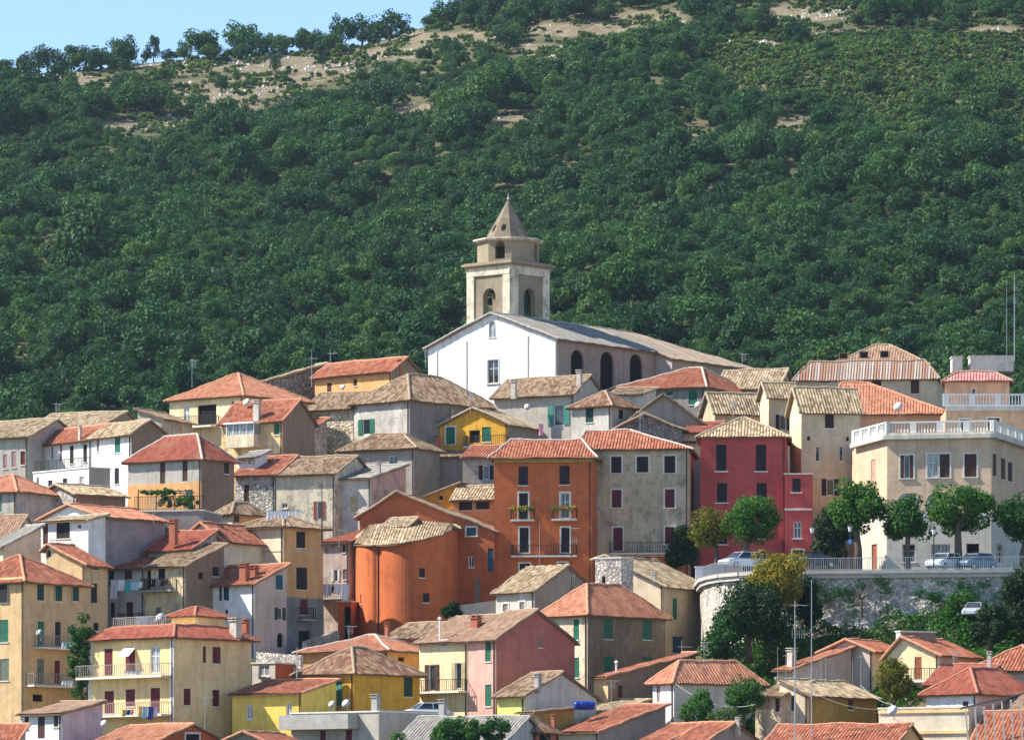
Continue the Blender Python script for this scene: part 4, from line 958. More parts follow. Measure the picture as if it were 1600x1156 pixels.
# curved retaining wall and street terrace
WY = [(1092,452),(1094,440),(1100,433),(1112,429),(1130,426),(1160,423.5),(1200,422),(1260,421),(1340,420.3),(1430,419.6),(1520,419),(1620,418.5),(1760,418)]
WZ = PZ(892, 421); 
def retwall():
    root = empty('retaining_wall', tuple(P3(1280, 985, 421)), 'curved limestone retaining wall with projecting coping below the tree lined terrace', 'retaining wall')
    P = []
    for (a, b), (c, d) in zip(WY, WY[1:]):
        k = 6
        for i in range(k): s_ = i/k; P.append(Vector((PX(a+(c-a)*s_, b+(d-b)*s_), b+(d-b)*s_, 0)))
    P.append(Vector((PX(*WY[-1]), WY[-1][1], 0)))
    mb = MB(); co = MB(); pp = MB(); zb = PZ(1010, 421)-2; zc = WZ-.55; nz = 22; vs = []; rr = random.Random(3)
    for i, p in enumerate(P):
        for j in range(nz+1):
            t = j/nz; z = zb+(zc-zb)*t; out = (1-t)*.9+.10*math.sin(p.x*1.7+z*2.1)+.07*rr.uniform(-1, 1)*(1 if t < .98 else 0)
            vs.append((p.x, p.y-out, z))
    mb.add(vs, [(i*(nz+1)+j, (i+1)*(nz+1)+j, (i+1)*(nz+1)+j+1, i*(nz+1)+j+1) for i in range(len(P)-1) for j in range(nz)])
    mb.build('stone_face', wallmat('wallstone_s'), root)
    for a, b in zip(P, P[1:]):
        d = (b-a); d.z = 0; n = Vector((d.y, -d.x, 0)).normalized()
        if n.y > 0 and a.x > PX(1110, 430): n = -n
        co.box(Vector((a.x, a.y, WZ-.62))-n*.3, d*1.0, n*.62, UP*.36); co.box(Vector((a.x, a.y, WZ-.259))-n*.3, d*1.0, n*.82, UP*.28)
    co.build('coping', plain('coping_stone', (.50,.47,.42), .95, 0, .15, 1.2), root)
    ra = MB()
    for a, b in zip(P[10:], P[11:]): railing_mesh(ra, (a.x, a.y, WZ+.02), (b.x, b.y, WZ+.02), 1.05, .16, .014)
    ra.build('railing', M_STEEL, root)
    c = P[9]; pp.cbox((c.x, c.y, WZ+.02), 1.1, .7, 1.15, 0); pp.cbox((c.x, c.y, WZ+1.17), 1.25, .85, .12, 0); pp.build('end_pier', M_WHITE, root)
    t = MB(); back = [Vector((P[-1].x, 475, 0)), Vector((P[0].x+2, 475, 0))]
    vs = [Vector((p.x, p.y, WZ-.02)) for p in P]+[Vector((p.x, p.y, WZ+.9)) for p in back]
    n = len(P); base = len(vs); t.add(vs, [(i, i+1, n, n+1) if i == 0 else (i, i+1, n) for i in range(n-1)])
    t2 = MB()
    for i in range(n-1):
        for j in range(6):
            q = []
            for s_, k in ((j, i), (j, i+1), (j+1, i+1), (j+1, i)):
                p = P[k]; yb_ = 474; y = p.y+(yb_-p.y)*s_/6; q.append(Vector((p.x, y, WZ-.02+max(0, (y-440))*.02)))
            t2.sheet(q)
    tag(t2.build('street', plain('asphalt', (.11,.105,.10), .95, 0, .25, .8)), kind='structure')
    for x_, y_, z_ in ((1120,985,421),(1200,975,420),(1300,966,419.5),(1400,966,419.3),(1500,970,418.8),(1600,970,418.5),(1750,970,418)): CTRL.append((PX(x_, z_), z_, PZ(y_, z_)))
    for px in range(1120, 1760, 60): CTRL.append((PX(px, 426), 428, WZ-2.0))
    for px in range(1100, 1760, 80): CTRL.append((PX(px, 470), 470, WZ-1.0))
retwall()
for a, b, c in ((1110,1035,410),(1180,1030,409),(1250,1020,409),(1150,1000,414),(1230,985,415),(1330,975,414),(1420,975,414),(1560,985,412),(1650,985,412),(1320,1000,410),(1500,1000,409),(1700,1000,408),(1400,1000,409)): CTRL.append((PX(a, c), c, PZ(b, c)))

# ---------------------------------------------------------------- terrain: one sheet from the valley to beyond the ridge
CR_PX = [-1200,-600,0,150,300,400,560,640,700,760,900,1200,1600,2200,3000]
CR_PY = [330,215,118,108,92,88,74,52,28,-4,-70,-190,-290,-350,-380]
_c = np.array(CTRL)
for _ in range(3):   # no terrace may rise more steeply than a stair street from its neighbours
    for i in range(len(_c)):
        dd = np.hypot(_c[:, 0]-_c[i, 0], (_c[:, 1]-_c[i, 1])); _c[i, 2] = min(_c[i, 2], (_c[:, 2]+.75*dd).min())
def vnoise(x, y, s):
    return np.sin(x/s+1.7)*np.cos(y/s*1.3+.4)+.5*np.sin(x/s*2.3+y/s*1.9+2)+.25*np.sin(x/s*4.7-y/s*3.9)
def ground(x, y):
    x = np.asarray(x, float); y = np.asarray(y, float); shp = np.broadcast(x, y).shape
    x = np.broadcast_to(x, shp).ravel(); y = np.broadcast_to(y, shp).ravel()
    z = np.zeros(len(x))
    for s in range(0, len(x), 20000):
        xx, yy = x[s:s+20000, None], y[s:s+20000, None]
        d2 = (xx-_c[:, 0])**2+(yy-_c[:, 1])**2+1.5
        w = d2**-2.0; z[s:s+20000] = (w*_c[:, 2]).sum(1)/w.sum(1)-.15
    # in front the land falls to the valley where the camera stands
    k = np.clip((378-y)/70, 0, 1); k = k*k*(3-2*k); z = z*(1-k)+(-3+6*np.exp(-((y-330)/60)**2))*k
    # sideways the village slope runs out
    k = np.clip((np.abs(x)-75)/120, 0, 1); k = k*k*(3-2*k); side = np.clip((y-340)*.16, -3, 34); z = z*(1-k)+side*k
    px = np.clip(800+F*x/np.maximum(y, 450), -1200, 3000); cy = np.interp(px, CR_PX, CR_PY)
    Yc = 1350+np.clip((px-700)/900, 0, 1)*250; zc = (HZ-cy)*Yc/F
    z7 = 40.0; t = (y-700)/(Yc-700)
    m = z7+(zc-z7)*t+vnoise(x, y, 47)*3.2*np.clip(t*3, 0, 1)*np.clip((1.02-t)*6, .15, 1)
    m = np.where(t < 0, z7, m); m = np.where(t > 1, zc-(y-Yc)*.12, m); m = np.maximum(m, -20)
    k = np.clip((y-520)/150, 0, 1); k = k*k*(3-2*k); z = z*(1-k)+m*k
    return z.reshape(shp)
CLEAR = [(455,110,112,24),(330,158,95,26),(235,192,85,14),(420,135,70,26),(600,84,70,10),(300,108,60,8),(235,100,40,7),(85,118,60,7),(150,130,40,8),(660,62,62,12),(735,58,40,9),(650,172,45,10),(930,48,110,12),(840,80,45,12),(1010,30,70,14),(1250,22,90,12),(1310,50,45,7),(1245,195,40,9),(1560,50,60,8),(1170,70,60,6),(1170,135,30,7),(95,382,30,6),(1075,210,50,6),(600,185,30,7),(1500,90,60,4),(800,185,30,5),(620,440,14,5),(25,550,25,7),(460,505,12,5)]
def clear_at(x, y, z, grow=0):
    px = 800+F*x/y; py = HZ-F*z/y-grow; v = np.full(np.shape(px), 9.0)
    wob = .35*vnoise(x, y, 9)
    for a, b, c, d in CLEAR: v = np.minimum(v, np.sqrt(((px-a)/c)**2+((py-b)/(d+grow))**2)+wob*.5)
    return v, px, py
xs = np.unique(np.concatenate([np.arange(-270, 340, 2.6), np.arange(-90, 91, 1.5), -np.geomspace(275, 5000, 22), np.geomspace(345, 5000, 22)]))
ys = np.unique(np.concatenate([np.arange(-200, 330, 30), np.arange(330, 378, 6), np.arange(378, 520, 1.5), np.arange(520, 840, 8), np.arange(840, 1640, 3.0), np.geomspace(1650, 9000, 24)]))
gx, gy = np.meshgrid(xs, ys); gz = ground(gx, gy)
def grid_mesh(name, gx, gy, gz, mat):
    ny, nx = gx.shape; v = np.stack([gx, gy, gz], -1).reshape(-1, 3)
    i = (np.arange(ny-1)[:, None]*nx+np.arange(nx-1)[None, :]).ravel(); f = np.stack([i, i+1, i+nx+1, i+nx], 1)
    me = bpy.data.meshes.new(name); me.vertices.add(len(v)); me.vertices.foreach_set('co', v.ravel().astype(np.float32))
    me.loops.add(f.size); me.loops.foreach_set('vertex_index', f.ravel().astype(np.int32)); me.polygons.add(len(f))
    me.polygons.foreach_set('loop_start', (np.arange(len(f))*4).astype(np.int32)); me.update(calc_edges=True); me.shade_smooth()
    me.materials.append(mat); o = bpy.data.objects.new(name, me); COL.objects.link(o); return o
s = NT('ground_soil'); g = s.n('NewGeometry'); P_ = g.outputs['Position']; at = s.n('Attribute', attribute_name='clearing')
grass = s.ramp(s.noise(P_, .08, 6, .65), [(.3, (.055,.075,.03)), (.5, (.10,.10,.05)), (.7, (.17,.13,.07))])
tan_ = s.ramp(s.noise(P_, .35, 6, .7), [(.3, (.09,.085,.045)), (.5, (.19,.155,.095)), (.7, (.29,.24,.17))])
col = s.mix(s.ramp(s.math('ADD', at.outputs['Fac'], s.math('MULTIPLY', s.noise(P_, .3, 4), .3)), [(.35, 0), (.6, 1)]), grass, tan_)
s.col(col); s.b.inputs['Roughness'].default_value = 1; s.bump(s.noise(P_, .9, 6, .7), .8, .4)
gr = grid_mesh('ground', gx, gy, gz, s.m); tag(gr, kind='structure')
cv, cpx, cpy = clear_at(gx, np.maximum(gy, 300), gz)
val = np.clip(1.3-cv, 0, 1)*(gy > 800)
a_ = gr.data.attributes.new('clearing', 'FLOAT', 'POINT'); a_.data.foreach_set('value', val.ravel().astype(np.float32))
# ---------------------------------------------------------------- foliage
def cards(pos, nrm, size, rng):
    n = len(pos); r = rng.normal(size=(n, 3)); u = np.cross(nrm, r); u /= np.linalg.norm(u, axis=1, keepdims=True)+1e-9
    v = np.cross(nrm, u); v /= np.linalg.norm(v, axis=1, keepdims=True)+1e-9
    s = (size*rng.uniform(.6, 1.25, n))[:, None]; a = u*s*.5; b = v*s*.5*rng.uniform(.6, 1, n)[:, None]
    return np.stack([pos-a-b*.6, pos-b*.2+a*1.1, pos+a*.6+b, pos-a*.8+b*.7], 1).reshape(-1, 3)
def card_mesh(name, V, mat, extra=None):
    me = bpy.data.meshes.new(name); n = len(V)//4
    me.vertices.add(len(V)); me.vertices.foreach_set('co', np.asarray(V, np.float32).ravel())
    me.loops.add(n*4); me.loops.foreach_set('vertex_index', np.arange(n*4, dtype=np.int32)); me.polygons.add(n)
    me.polygons.foreach_set('loop_start', (np.arange(n)*4).astype(np.int32)); me.update(calc_edges=True); me.materials.append(mat); return me
def crown(rng, rx, ry, rz, nc, nl, size, cr=.42, flatb=.0, jit=.55, low=-.35):
    "leaf cards in clumps spread through an ellipsoid centred on the origin"
    d = rng.normal(size=(nc, 3)); d /= np.linalg.norm(d, axis=1, keepdims=True); d[:, 2] = np.where(d[:, 2] < low, -d[:, 2]*.4, d[:, 2])
    rad = rng.uniform(.35, .82, nc)**.8; c = d*rad[:, None]*np.array([rx, ry, rz]); r = cr*min(rx, rz)*rng.uniform(.65, 1.25, nc)
    k = rng.integers(0, nc, nl); q = rng.normal(size=(nl, 3)); q /= np.linalg.norm(q, axis=1, keepdims=True)
    pos = c[k]+q*(r[k]*rng.uniform(.7, 1.08, nl))[:, None]*np.array([1, 1, .85])
    nn = q+rng.normal(size=(nl, 3))*jit; nn[:, 2] += .25; nn /= np.linalg.norm(nn, axis=1, keepdims=True)
    return pos, nn
LM = {
 'forest': leafmat('oak_leaves', (.013,.046,.018), (.026,.084,.031), (.053,.130,.043), .2),
 'forest2': leafmat('pale_oak_leaves', (.026,.064,.024), (.046,.110,.036), (.082,.158,.050), .2),
 'shrub': leafmat('scrub_leaves', (.055,.10,.036), (.085,.15,.05), (.13,.19,.065)),
 'plane': leafmat('plane_leaves', (.014,.055,.012), (.030,.100,.020), (.065,.165,.035), .25),
 'yellow': leafmat('yellowish_leaves', (.07,.085,.015), (.13,.13,.022), (.19,.17,.03), .3),
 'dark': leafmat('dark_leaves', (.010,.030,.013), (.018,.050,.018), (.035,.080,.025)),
 'bush': leafmat('bush_leaves', (.022,.075,.018), (.040,.125,.026), (.075,.185,.040), .3)}
def trunk_mb(mb, base, top, r, rng, limbs=4, spread=1.5, lean=(0, 0)):
    b = Vector(base); t = Vector(top); pts = [b-UP*.3, b.lerp(t, .35)+Vector((rng.normal()*.08, rng.normal()*.08, 0)), b.lerp(t, .7)+Vector((rng.normal()*.1, rng.normal()*.1, 0)), t]
    mb.tube(pts, [r*1.3, r, r*.85, r*.6], 8)
    for i in range(limbs):
        a = 2*math.pi*(i+rng.uniform(0, .5))/limbs; s_ = b.lerp(t, rng.uniform(.6, .92)); e = s_+Vector((math.cos(a)*spread, math.sin(a)*spread, rng.uniform(.7, 1.5)*spread*.8))
        mb.tube([s_, s_.lerp(e, .5)+UP*.12, e], [r*.55, r*.38, r*.15], 6)
def tree(name, label, px, Y, base, top, left, right, kind, bot=None, nc=26, nl=5200, size=.24, cat='tree', group=None, trunk=True, seed=1, squash=.9, tpx=None, cr=.4):
    "crown drawn between columns left..right and rows top..bot; trunk stands on row base"
    rng = np.random.default_rng(seed); k = Y/F; bot = bot or base
    cx = PX((left+right)/2, Y); cz = PZ((top+bot)/2, Y); rx = (right-left)/2*k*1.0; rz = (bot-top)/2*k*1.12; ry = rx*squash
    bx = PX(tpx if tpx else px, Y); bz = PZ(base, Y)
    root = empty(name, (bx, Y, bz), label, cat, group)
    pos, nn = crown(rng, rx, ry, rz, int(nc*1.25), int(nl*1.3), size, cr, low=-.93, jit=.7)
    V = cards(pos, nn, size, rng)+np.array([cx-bx, 0, cz-bz])
    o = bpy.data.objects.new('crown', card_mesh('crown', V, LM[kind])); COL.objects.link(o); o.parent = root
    if trunk:
        mb = MB(); r = max(.09, min(.32, rx*.11)); top_ = (bx*.4+cx*.6, Y, cz-rz*.15)
        trunk_mb(mb, (bx, Y, bz), top_, r, rng, 5, rx*.55); mb.build('trunk', M_BARK, root, smooth=True)
    return root

# the wooded mountainside: one mass of trees and one of low scrub
src = bpy.data.collections.new('tree_kinds'); src2 = bpy.data.collections.new('scrub_kinds')
def variant(colc, name, seed, rx, rz, zc, nc, nl, size, mat, trunk=True):
    rng = np.random.default_rng(seed); pos, nn = crown(rng, rx, rx, rz, nc, nl, size, .46); V = cards(pos, nn, size, rng); V[:, 2] += zc
    o = bpy.data.objects.new(name, card_mesh(name, V, mat)); colc.objects.link(o)
for i in range(8): variant(src, 'tree_kind_%d' % i, 10+i, 1.75+.3*(i % 3), 1.8+.3*(i % 2), 2.2, 10+2*i, 1700, .27, LM['forest'] if i % 3 else LM['forest2'])
for i in range(3): variant(src2, 'scrub_kind_%d' % i, 40+i, 1.5+.3*i, .75, .45, 6, 260, .45, LM['shrub'])
rng = np.random.default_rng(5)
sp = 2.75; X_, Y_ = np.meshgrid(np.arange(-300, 380, sp), np.arange(640, 1660, sp)); X_ = X_.ravel()+rng.uniform(-1.9, 1.9, X_.size); Y_ = Y_.ravel()+rng.uniform(-1.9, 1.9, Y_.size)
Z_ = ground(X_, Y_); v_, px_, py_ = clear_at(X_, Y_, Z_)
keep = (px_ > -450) & (px_ < 2050) & (py_ > -330) & (py_ < 780)
X_, Y_, Z_, v_, px_, py_ = [a[keep] for a in (X_, Y_, Z_, v_, px_, py_)]
scrubzone = (px_ > 1150+60*np.sin(py_/23)) & (py_ > 62+12*np.sin(px_/60)) & (py_ < 120+(px_-1150)*.17+40+16*np.sin(px_/35)) 
upper = (py_ < 150) | (v_ < 1.6)
u_ = rng.uniform(0, 1, len(X_)); patch = vnoise(X_, Y_, 16)
vt_ = clear_at(X_, Y_, Z_, 14)[0]; isclear = (v_ < 1.0) | (vt_ < 1.0); crest_ = np.interp(px_, CR_PX, CR_PY)
tr = ~isclear & ((~scrubzone & (u_ < np.where(upper, .62, .9))) | (scrubzone & (u_ < .035)) )
tr &= ~((patch < -1.25) & (u_ < .7)); tr &= ~((py_ < crest_+30) & (px_ < 800) & (rng.uniform(0, 1, len(X_)) < .62))
sh = (scrubzone & ~tr) | (isclear & (patch > .2) & (u_ < .5)) | (isclear & (v_ > .6) & (u_ < .3)) | (~tr & ~isclear & ~scrubzone & (u_ > .7)) | ((py_ < 170) & ~isclear & ~tr & (u_ > .55))
def scatter(name, coll, X, Y, Z, scl, mat_kind, seed):
    r = np.random.default_rng(seed); n = len(X); me = bpy.data.meshes.new(name); me.vertices.add(n)
    me.vertices.foreach_set('co', np.stack([X, Y, Z], 1).astype(np.float32).ravel())
    for nm, val in (('scl', scl), ('rz', r.uniform(0, 6.28, n)), ('tl', r.uniform(.8, 1.25, n))):
        a = me.attributes.new(nm, 'FLOAT', 'POINT'); a.data.foreach_set('value', np.asarray(val, np.float32))
    o = bpy.data.objects.new(name, me); COL.objects.link(o); tag(o, kind='stuff')
    ng = bpy.data.node_groups.new(name, 'GeometryNodeTree'); ng.interface.new_socket('Geometry', in_out='INPUT', socket_type='NodeSocketGeometry'); ng.interface.new_socket('Geometry', in_out='OUTPUT', socket_type='NodeSocketGeometry')
    N = ng.nodes; L = ng.links; gi = N.new('NodeGroupInput'); go = N.new('NodeGroupOutput'); ci = N.new('GeometryNodeCollectionInfo'); ci.inputs['Collection'].default_value = coll; ci.inputs['Separate Children'].default_value = True; ci.inputs['Reset Children'].default_value = True
    ip = N.new('GeometryNodeInstanceOnPoints'); ip.inputs['Pick Instance'].default_value = True
    def at(nm):
        a = N.new('GeometryNodeInputNamedAttribute'); a.data_type = 'FLOAT'; a.inputs['Name'].default_value = nm; return a.outputs['Attribute']
    c1 = N.new('ShaderNodeCombineXYZ'); L.new(at('rz'), c1.inputs[2]); c2 = N.new('ShaderNodeCombineXYZ'); m_ = N.new('ShaderNodeMath'); m_.operation = 'MULTIPLY'
    L.new(at('scl'), c2.inputs[0]); L.new(at('scl'), c2.inputs[1]); L.new(at('scl'), m_.inputs[0]); L.new(at('tl'), m_.inputs[1]); L.new(m_.outputs[0], c2.inputs[2])
    ri = N.new('FunctionNodeRandomValue'); ri.data_type = 'INT'; ri.inputs[4].default_value = 0; ri.inputs[5].default_value = len(coll.objects)-1; ri.inputs['Seed'].default_value = seed
    L.new(gi.outputs[0], ip.inputs['Points']); L.new(ci.outputs[0], ip.inputs['Instance']); L.new(ri.outputs[2], ip.inputs['Instance Index']); L.new(c1.outputs[0], ip.inputs['Rotation']); L.new(c2.outputs[0], ip.inputs['Scale']); L.new(ip.outputs[0], go.inputs[0])
    md = o.modifiers.new('scatter', 'NODES'); md.node_group = ng; return o
big = 1+.18*vnoise(X_, Y_, 30)/1.5
s1 = .86*rng.lognormal(0, .36, len(X_))*np.where(py_ < 170, .95, .98)*big
scatter('forest', src, X_[tr], Y_[tr], Z_[tr]-.2, s1[tr], None, 3)
scatter('scrub', src2, X_[sh], Y_[sh], Z_[sh]-.1, rng.uniform(.7, 1.5, sh.sum()), None, 4)
xx, yy = np.meshgrid(np.arange(20, 260, 1.7), np.arange(1000, 1640, 2.1)); xx = xx.ravel()+rng.uniform(-.9, .9, xx.size); yy = yy.ravel()+rng.uniform(-1, 1, yy.size); zz = ground(xx, yy); vv, p1, p2_ = clear_at(xx, yy, zz)
k = (p1 > 1100) & (p1 < 1900) & (p2_ > 50) & (p2_ < 160+(p1-1150)*.2+10*np.sin(p1/30)) & (vv > 1) & (vnoise(xx, yy, 7) > -.9)
scatter('low_scrub', src2, xx[k], yy[k], zz[k]-.1, rng.uniform(.55, 1.15, k.sum()), None, 8)
# limestone rocks lying in the clearings
rk = MB(); xx = rng.uniform(-260, 340, 90000); yy = rng.uniform(900, 1640, 90000); zz = ground(xx, yy); vv, p1, p2_ = clear_at(xx, yy, zz)
k = (vv < 1.05) & (vnoise(xx, yy, 11) > .05) & (p1 > -100) & (p1 < 1700)
for x_, y_, z_ in list(zip(xx[k], yy[k], zz[k]))[:7000]:
    r = .22+.5*rng.random()**3; q = [Vector((x_+r*rng.uniform(.6, 1.2)*math.cos(a), y_+r*rng.uniform(.6, 1.2)*math.sin(a), z_-.1)) for a in (0, 1.3, 2.5, 3.8, 5.0)]; t_ = Vector((x_+rng.uniform(-.2, .2)*r, y_+rng.uniform(-.2, .2)*r, z_+r*rng.uniform(.5, 1.1)))
    q2 = [p*.5+t_*.5+UP*r*.25 for p in q]
    rk.add(q+q2+[t_], [(i, (i+1) % 5, 5+(i+1) % 5, 5+i) for i in range(5)]+[(5+i, 5+(i+1) % 5, 10) for i in range(5)])
tag(rk.build('rocks', plain('limestone', (.56,.53,.48), .95, 0, .25, 1)), kind='stuff')

def ygnd(px, py):
    ys_ = np.arange(800, 1640, 2.0); x = (px-800)*ys_/F; z = ground(x, ys_); p = HZ-F*z/ys_
    i = np.argmax(p <= py) if (p <= py).any() else int(np.argmin(p)); return ys_[i]
sky_trees = [(8,112,26,26),(40,104,36,28),(62,104,42,32),(84,102,38,34),(113,98,38,34),(135,98,38,38),(160,98,30,30),(190,95,42,42),(241,94,40,22),(228,96,22,16),(262,98,18,24),(288,96,28,24),(323,90,38,30),(375,92,54,54),(405,96,38,38),(440,92,30,30),(475,88,36,30),(533,80,52,38),(565,76,46,38),(610,72,48,54),(590,76,34,30),(692,50,44,46),(718,42,40,38),(742,34,36,40),(770,26,46,44),
  (345,152,28,20),(371,136,20,16),(303,184,34,28),(503,112,40,24),(235,188,48,42),(270,182,32,26),(200,184,48,40),(286,196,22,30),(446,138,16,14),(1242,74,38,36),(430,120,30,20),(1190,60,46,40),(1085,30,44,40),(920,30,30,30),(40,150,50,50),(90,150,46,48),(130,185,44,50)]
kinds = ['broad', 'slender', 'rounded', 'ragged', 'low', 'wind bent', 'dense', 'spreading', 'squat', 'tall']
protos = []
for i in range(4):
    r_ = np.random.default_rng(70+i); pos, nn = crown(r_, 1.0, 1.0, .92, 14+4*i, 1500, .2, .42, low=-.93); V = cards(pos, nn, .14, r_); V[:, 2] += .98
    t_ = MB(); trunk_mb(t_, (0, 0, 0), (0, 0, 1.0), .07, r_, 4, .45); tm_ = t_.build('trunk', M_BARK).data; bpy.data.objects.remove(bpy.data.objects['trunk'] if 'trunk' in bpy.data.objects and bpy.data.objects['trunk'].data == tm_ else [o for o in bpy.data.objects if o.data == tm_][0])
    protos.append((card_mesh('crown', V, LM['forest']), tm_))
for i, (px, base, hh, ww) in enumerate(sky_trees):
    y = ygnd(px, base-4); x = (px-800)*y/F; z = float(ground(np.array([x]), np.array([y]))[0]); k = y/F; w = ww*k/2*1.15; h = hh*k*1.12
    where = 'on the ridge against the sky' if base < 106 and px < 790 else 'in a bare clearing high on the hillside'
    root = empty('oak_tree', (x, y, z), None, 'tree', 'single oaks high on the mountain')
    root['label'] = '%s%s oak %s, %s' % ('dark ' if i in (39, 40, 41, 42, 43) else '', kinds[i % 10], where, ['far left', 'left', 'centre left', 'centre', 'centre right', 'right', 'far right', 'far right'][min(7, int(px//200))]+' of the picture')
    root.scale = (w, w, h/1.95); root.rotation_euler = (0, 0, i*1.7)
    c_, t_ = protos[i % 4]
    for nm, me in (('crown', c_), ('trunk', t_)): o = bpy.data.objects.new(nm, me); COL.objects.link(o); o.parent = root

# trees of the terrace and the gardens
tree('plane_tree', 'pollarded plane tree in front of the red house near the left end of the terrace', 1166, 437, 890, 776, 1132, 1222, 'plane', bot=845, nl=6500, nc=34, seed=2, tpx=1163, size=.2)
tree('tree', 'yellowish green tree left of the pollarded plane before the red house', 1115, 441, 890, 796, 1076, 1148, 'yellow', bot=858, nl=3600, nc=22, seed=3, tpx=1120, size=.2)
tree('plane_tree', 'large plane tree at the left corner of the palazzo', 1338, 437, 890, 757, 1287, 1386, 'plane', bot=828, nl=7500, nc=34, seed=4, tpx=1341)
tree('plane_tree', 'small round plane tree in front of the left half of the palazzo', 1419, 436, 890, 774, 1379, 1459, 'plane', bot=846, nl=5600, nc=28, seed=5, tpx=1419)
tree('plane_tree', 'broad plane tree before the palazzo entrance, widest crown on the terrace', 1505, 435, 890, 757, 1447, 1562, 'plane', bot=832, nl=8200, nc=38, seed=6, tpx=1498)
tree('plane_tree', 'plane tree cut off by the right edge of the picture', 1602, 437, 890, 776, 1556, 1660, 'plane', bot=850, nl=7000, nc=34, seed=7, tpx=1600)
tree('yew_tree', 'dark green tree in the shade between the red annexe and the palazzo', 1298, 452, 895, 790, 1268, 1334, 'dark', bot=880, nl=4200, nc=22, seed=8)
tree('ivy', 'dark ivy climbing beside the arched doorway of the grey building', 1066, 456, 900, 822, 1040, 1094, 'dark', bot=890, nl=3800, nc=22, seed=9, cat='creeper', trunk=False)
tree('tree', 'bronze green tree rising above the curved stone wall', 1213, 416, 985, 858, 1160, 1268, 'yellow', bot=950, nl=9000, nc=44, seed=10, size=.2, cr=.3)
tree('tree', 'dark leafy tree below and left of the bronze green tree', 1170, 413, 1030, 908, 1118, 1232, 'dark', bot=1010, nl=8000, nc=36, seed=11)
tree('shrub', 'ragged green shrub at the base of the stone wall near the stained house', 1130, 411, 1050, 960, 1096, 1165, 'bush', bot=1040, nl=4500, nc=22, seed=12, cat='shrub')
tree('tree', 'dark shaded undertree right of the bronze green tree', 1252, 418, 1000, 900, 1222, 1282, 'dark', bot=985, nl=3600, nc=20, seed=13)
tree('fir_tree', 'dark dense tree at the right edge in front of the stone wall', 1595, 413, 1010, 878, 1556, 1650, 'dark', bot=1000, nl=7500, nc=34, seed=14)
tree('shrub', 'feathery shrub against the stone wall right of centre terrace', 1496, 417, 985, 915, 1474, 1524, 'bush', bot=975, nl=1500, nc=16, seed=15, cat='shrub', size=.18)
tree('shrub', 'dark shrub below the parked silver car at the right', 1545, 412, 1010, 950, 1515, 1580, 'dark', bot=1000, nl=3200, nc=18, seed=16, cat='shrub')
tree('tree', 'green yellow ball shaped tree between the mustard wall and the pale yellow house', 1394, 394, 1110, 1031, 1362, 1427, 'yellow', bot=1098, nl=6000, nc=30, seed=17, size=.16)
tree('tree', 'garden tree in front of the white house with the hipped roof, right one', 1160, 391, 1150, 1062, 1130, 1196, 'bush', bot=1120, nl=4200, nc=24, seed=18, size=.18)
tree('tree', 'small olive green garden tree in front of the white house, left one', 1092, 391.5, 1145, 1082, 1062, 1124, 'bush', bot=1130, nl=3000, nc=18, seed=19, size=.17)
tree('shrub', 'low grey green shrub between the two garden trees of the white house', 1128, 390, 1150, 1105, 1098, 1162, 'shrub', bot=1145, nl=2200, nc=16, seed=20, size=.16, cat='shrub')
tree('shrub', 'large bright green bush at the bottom edge, centre', 716, 376, 1180, 1117, 666, 768, 'bush', bot=1172, nl=6500, nc=34, seed=21, size=.17, cat='shrub', cr=.3)
tree('shrub', 'smaller bright bush at the bottom edge, right beside the large one', 772, 376.5, 1180, 1120, 750, 798, 'bush', bot=1170, nl=2600, nc=18, seed=22, size=.17, cat='shrub')
tree('shrub', 'small bush against the grey striped roof at the bottom edge', 620, 375, 1180, 1143, 606, 634, 'bush', bot=1170, nl=900, nc=10, seed=23, size=.15, cat='shrub')
tree('cypress_tree', 'dark columnar conifer between the tan and the yellow apartment house', 126, 405, 1130, 944, 108, 146, 'bush', bot=1100, nl=4600, nc=34, seed=24, size=.18, cr=.55)
tree('tree', 'dark bush in the courtyard beside the curved orange house', 706, 440, 985, 940, 690, 722, 'dark', bot=975, nl=1400, nc=12, seed=25)
tree('shrub', 'potted lemon bush on the pergola terrace', 258, 441, 800, 772, 246, 272, 'yellow', bot=794, nl=700, nc=8, seed=26, size=.14, cat='shrub', trunk=False)
tree('vine', 'vine covering the pergola in front of the grey plastered house', 245, 441.5, 800, 763, 214, 284, 'bush', bot=775, nl=1700, nc=18, seed=27, size=.15, cat='creeper', trunk=False)
tree('shrub', 'potted plants along the fence of the pergola terrace', 296, 440.5, 800, 774, 272, 316, 'bush', bot=797, nl=1300, nc=12, seed=28, size=.14, cat='shrub', trunk=False)
def bare_tree():
    rng = np.random.default_rng(9); Y = 418.2; c = P3(1346, 958, Y); root = empty('bare_tree', tuple(c), 'small leafless tree against the stone wall below the palazzo', 'tree'); mb = MB(); tw = MB()
    mb.tube([c-UP*.3, c+UP*1.2], [.16, .1], 7)
    for i in range(7):
        a = i*.9; e = c+Vector((math.cos(a)*1.1, math.sin(a)*.6, 1.9+.5*math.sin(i*2))); mb.tube([c+UP*1.1, (c+UP*1.1).lerp(e, .5)+UP*.1, e], [.07, .045, .02], 5)
        for j in range(5): f_ = e+Vector(rng.normal(size=3)*.4)+UP*.25; tw.tube([e-(e-c)*.15, f_], [.018, .008], 4)
    mb.build('trunk', M_BARK, root); tw.build('twigs', M_BARK, root)
bare_tree()
rr = np.random.default_rng(31); cs = []
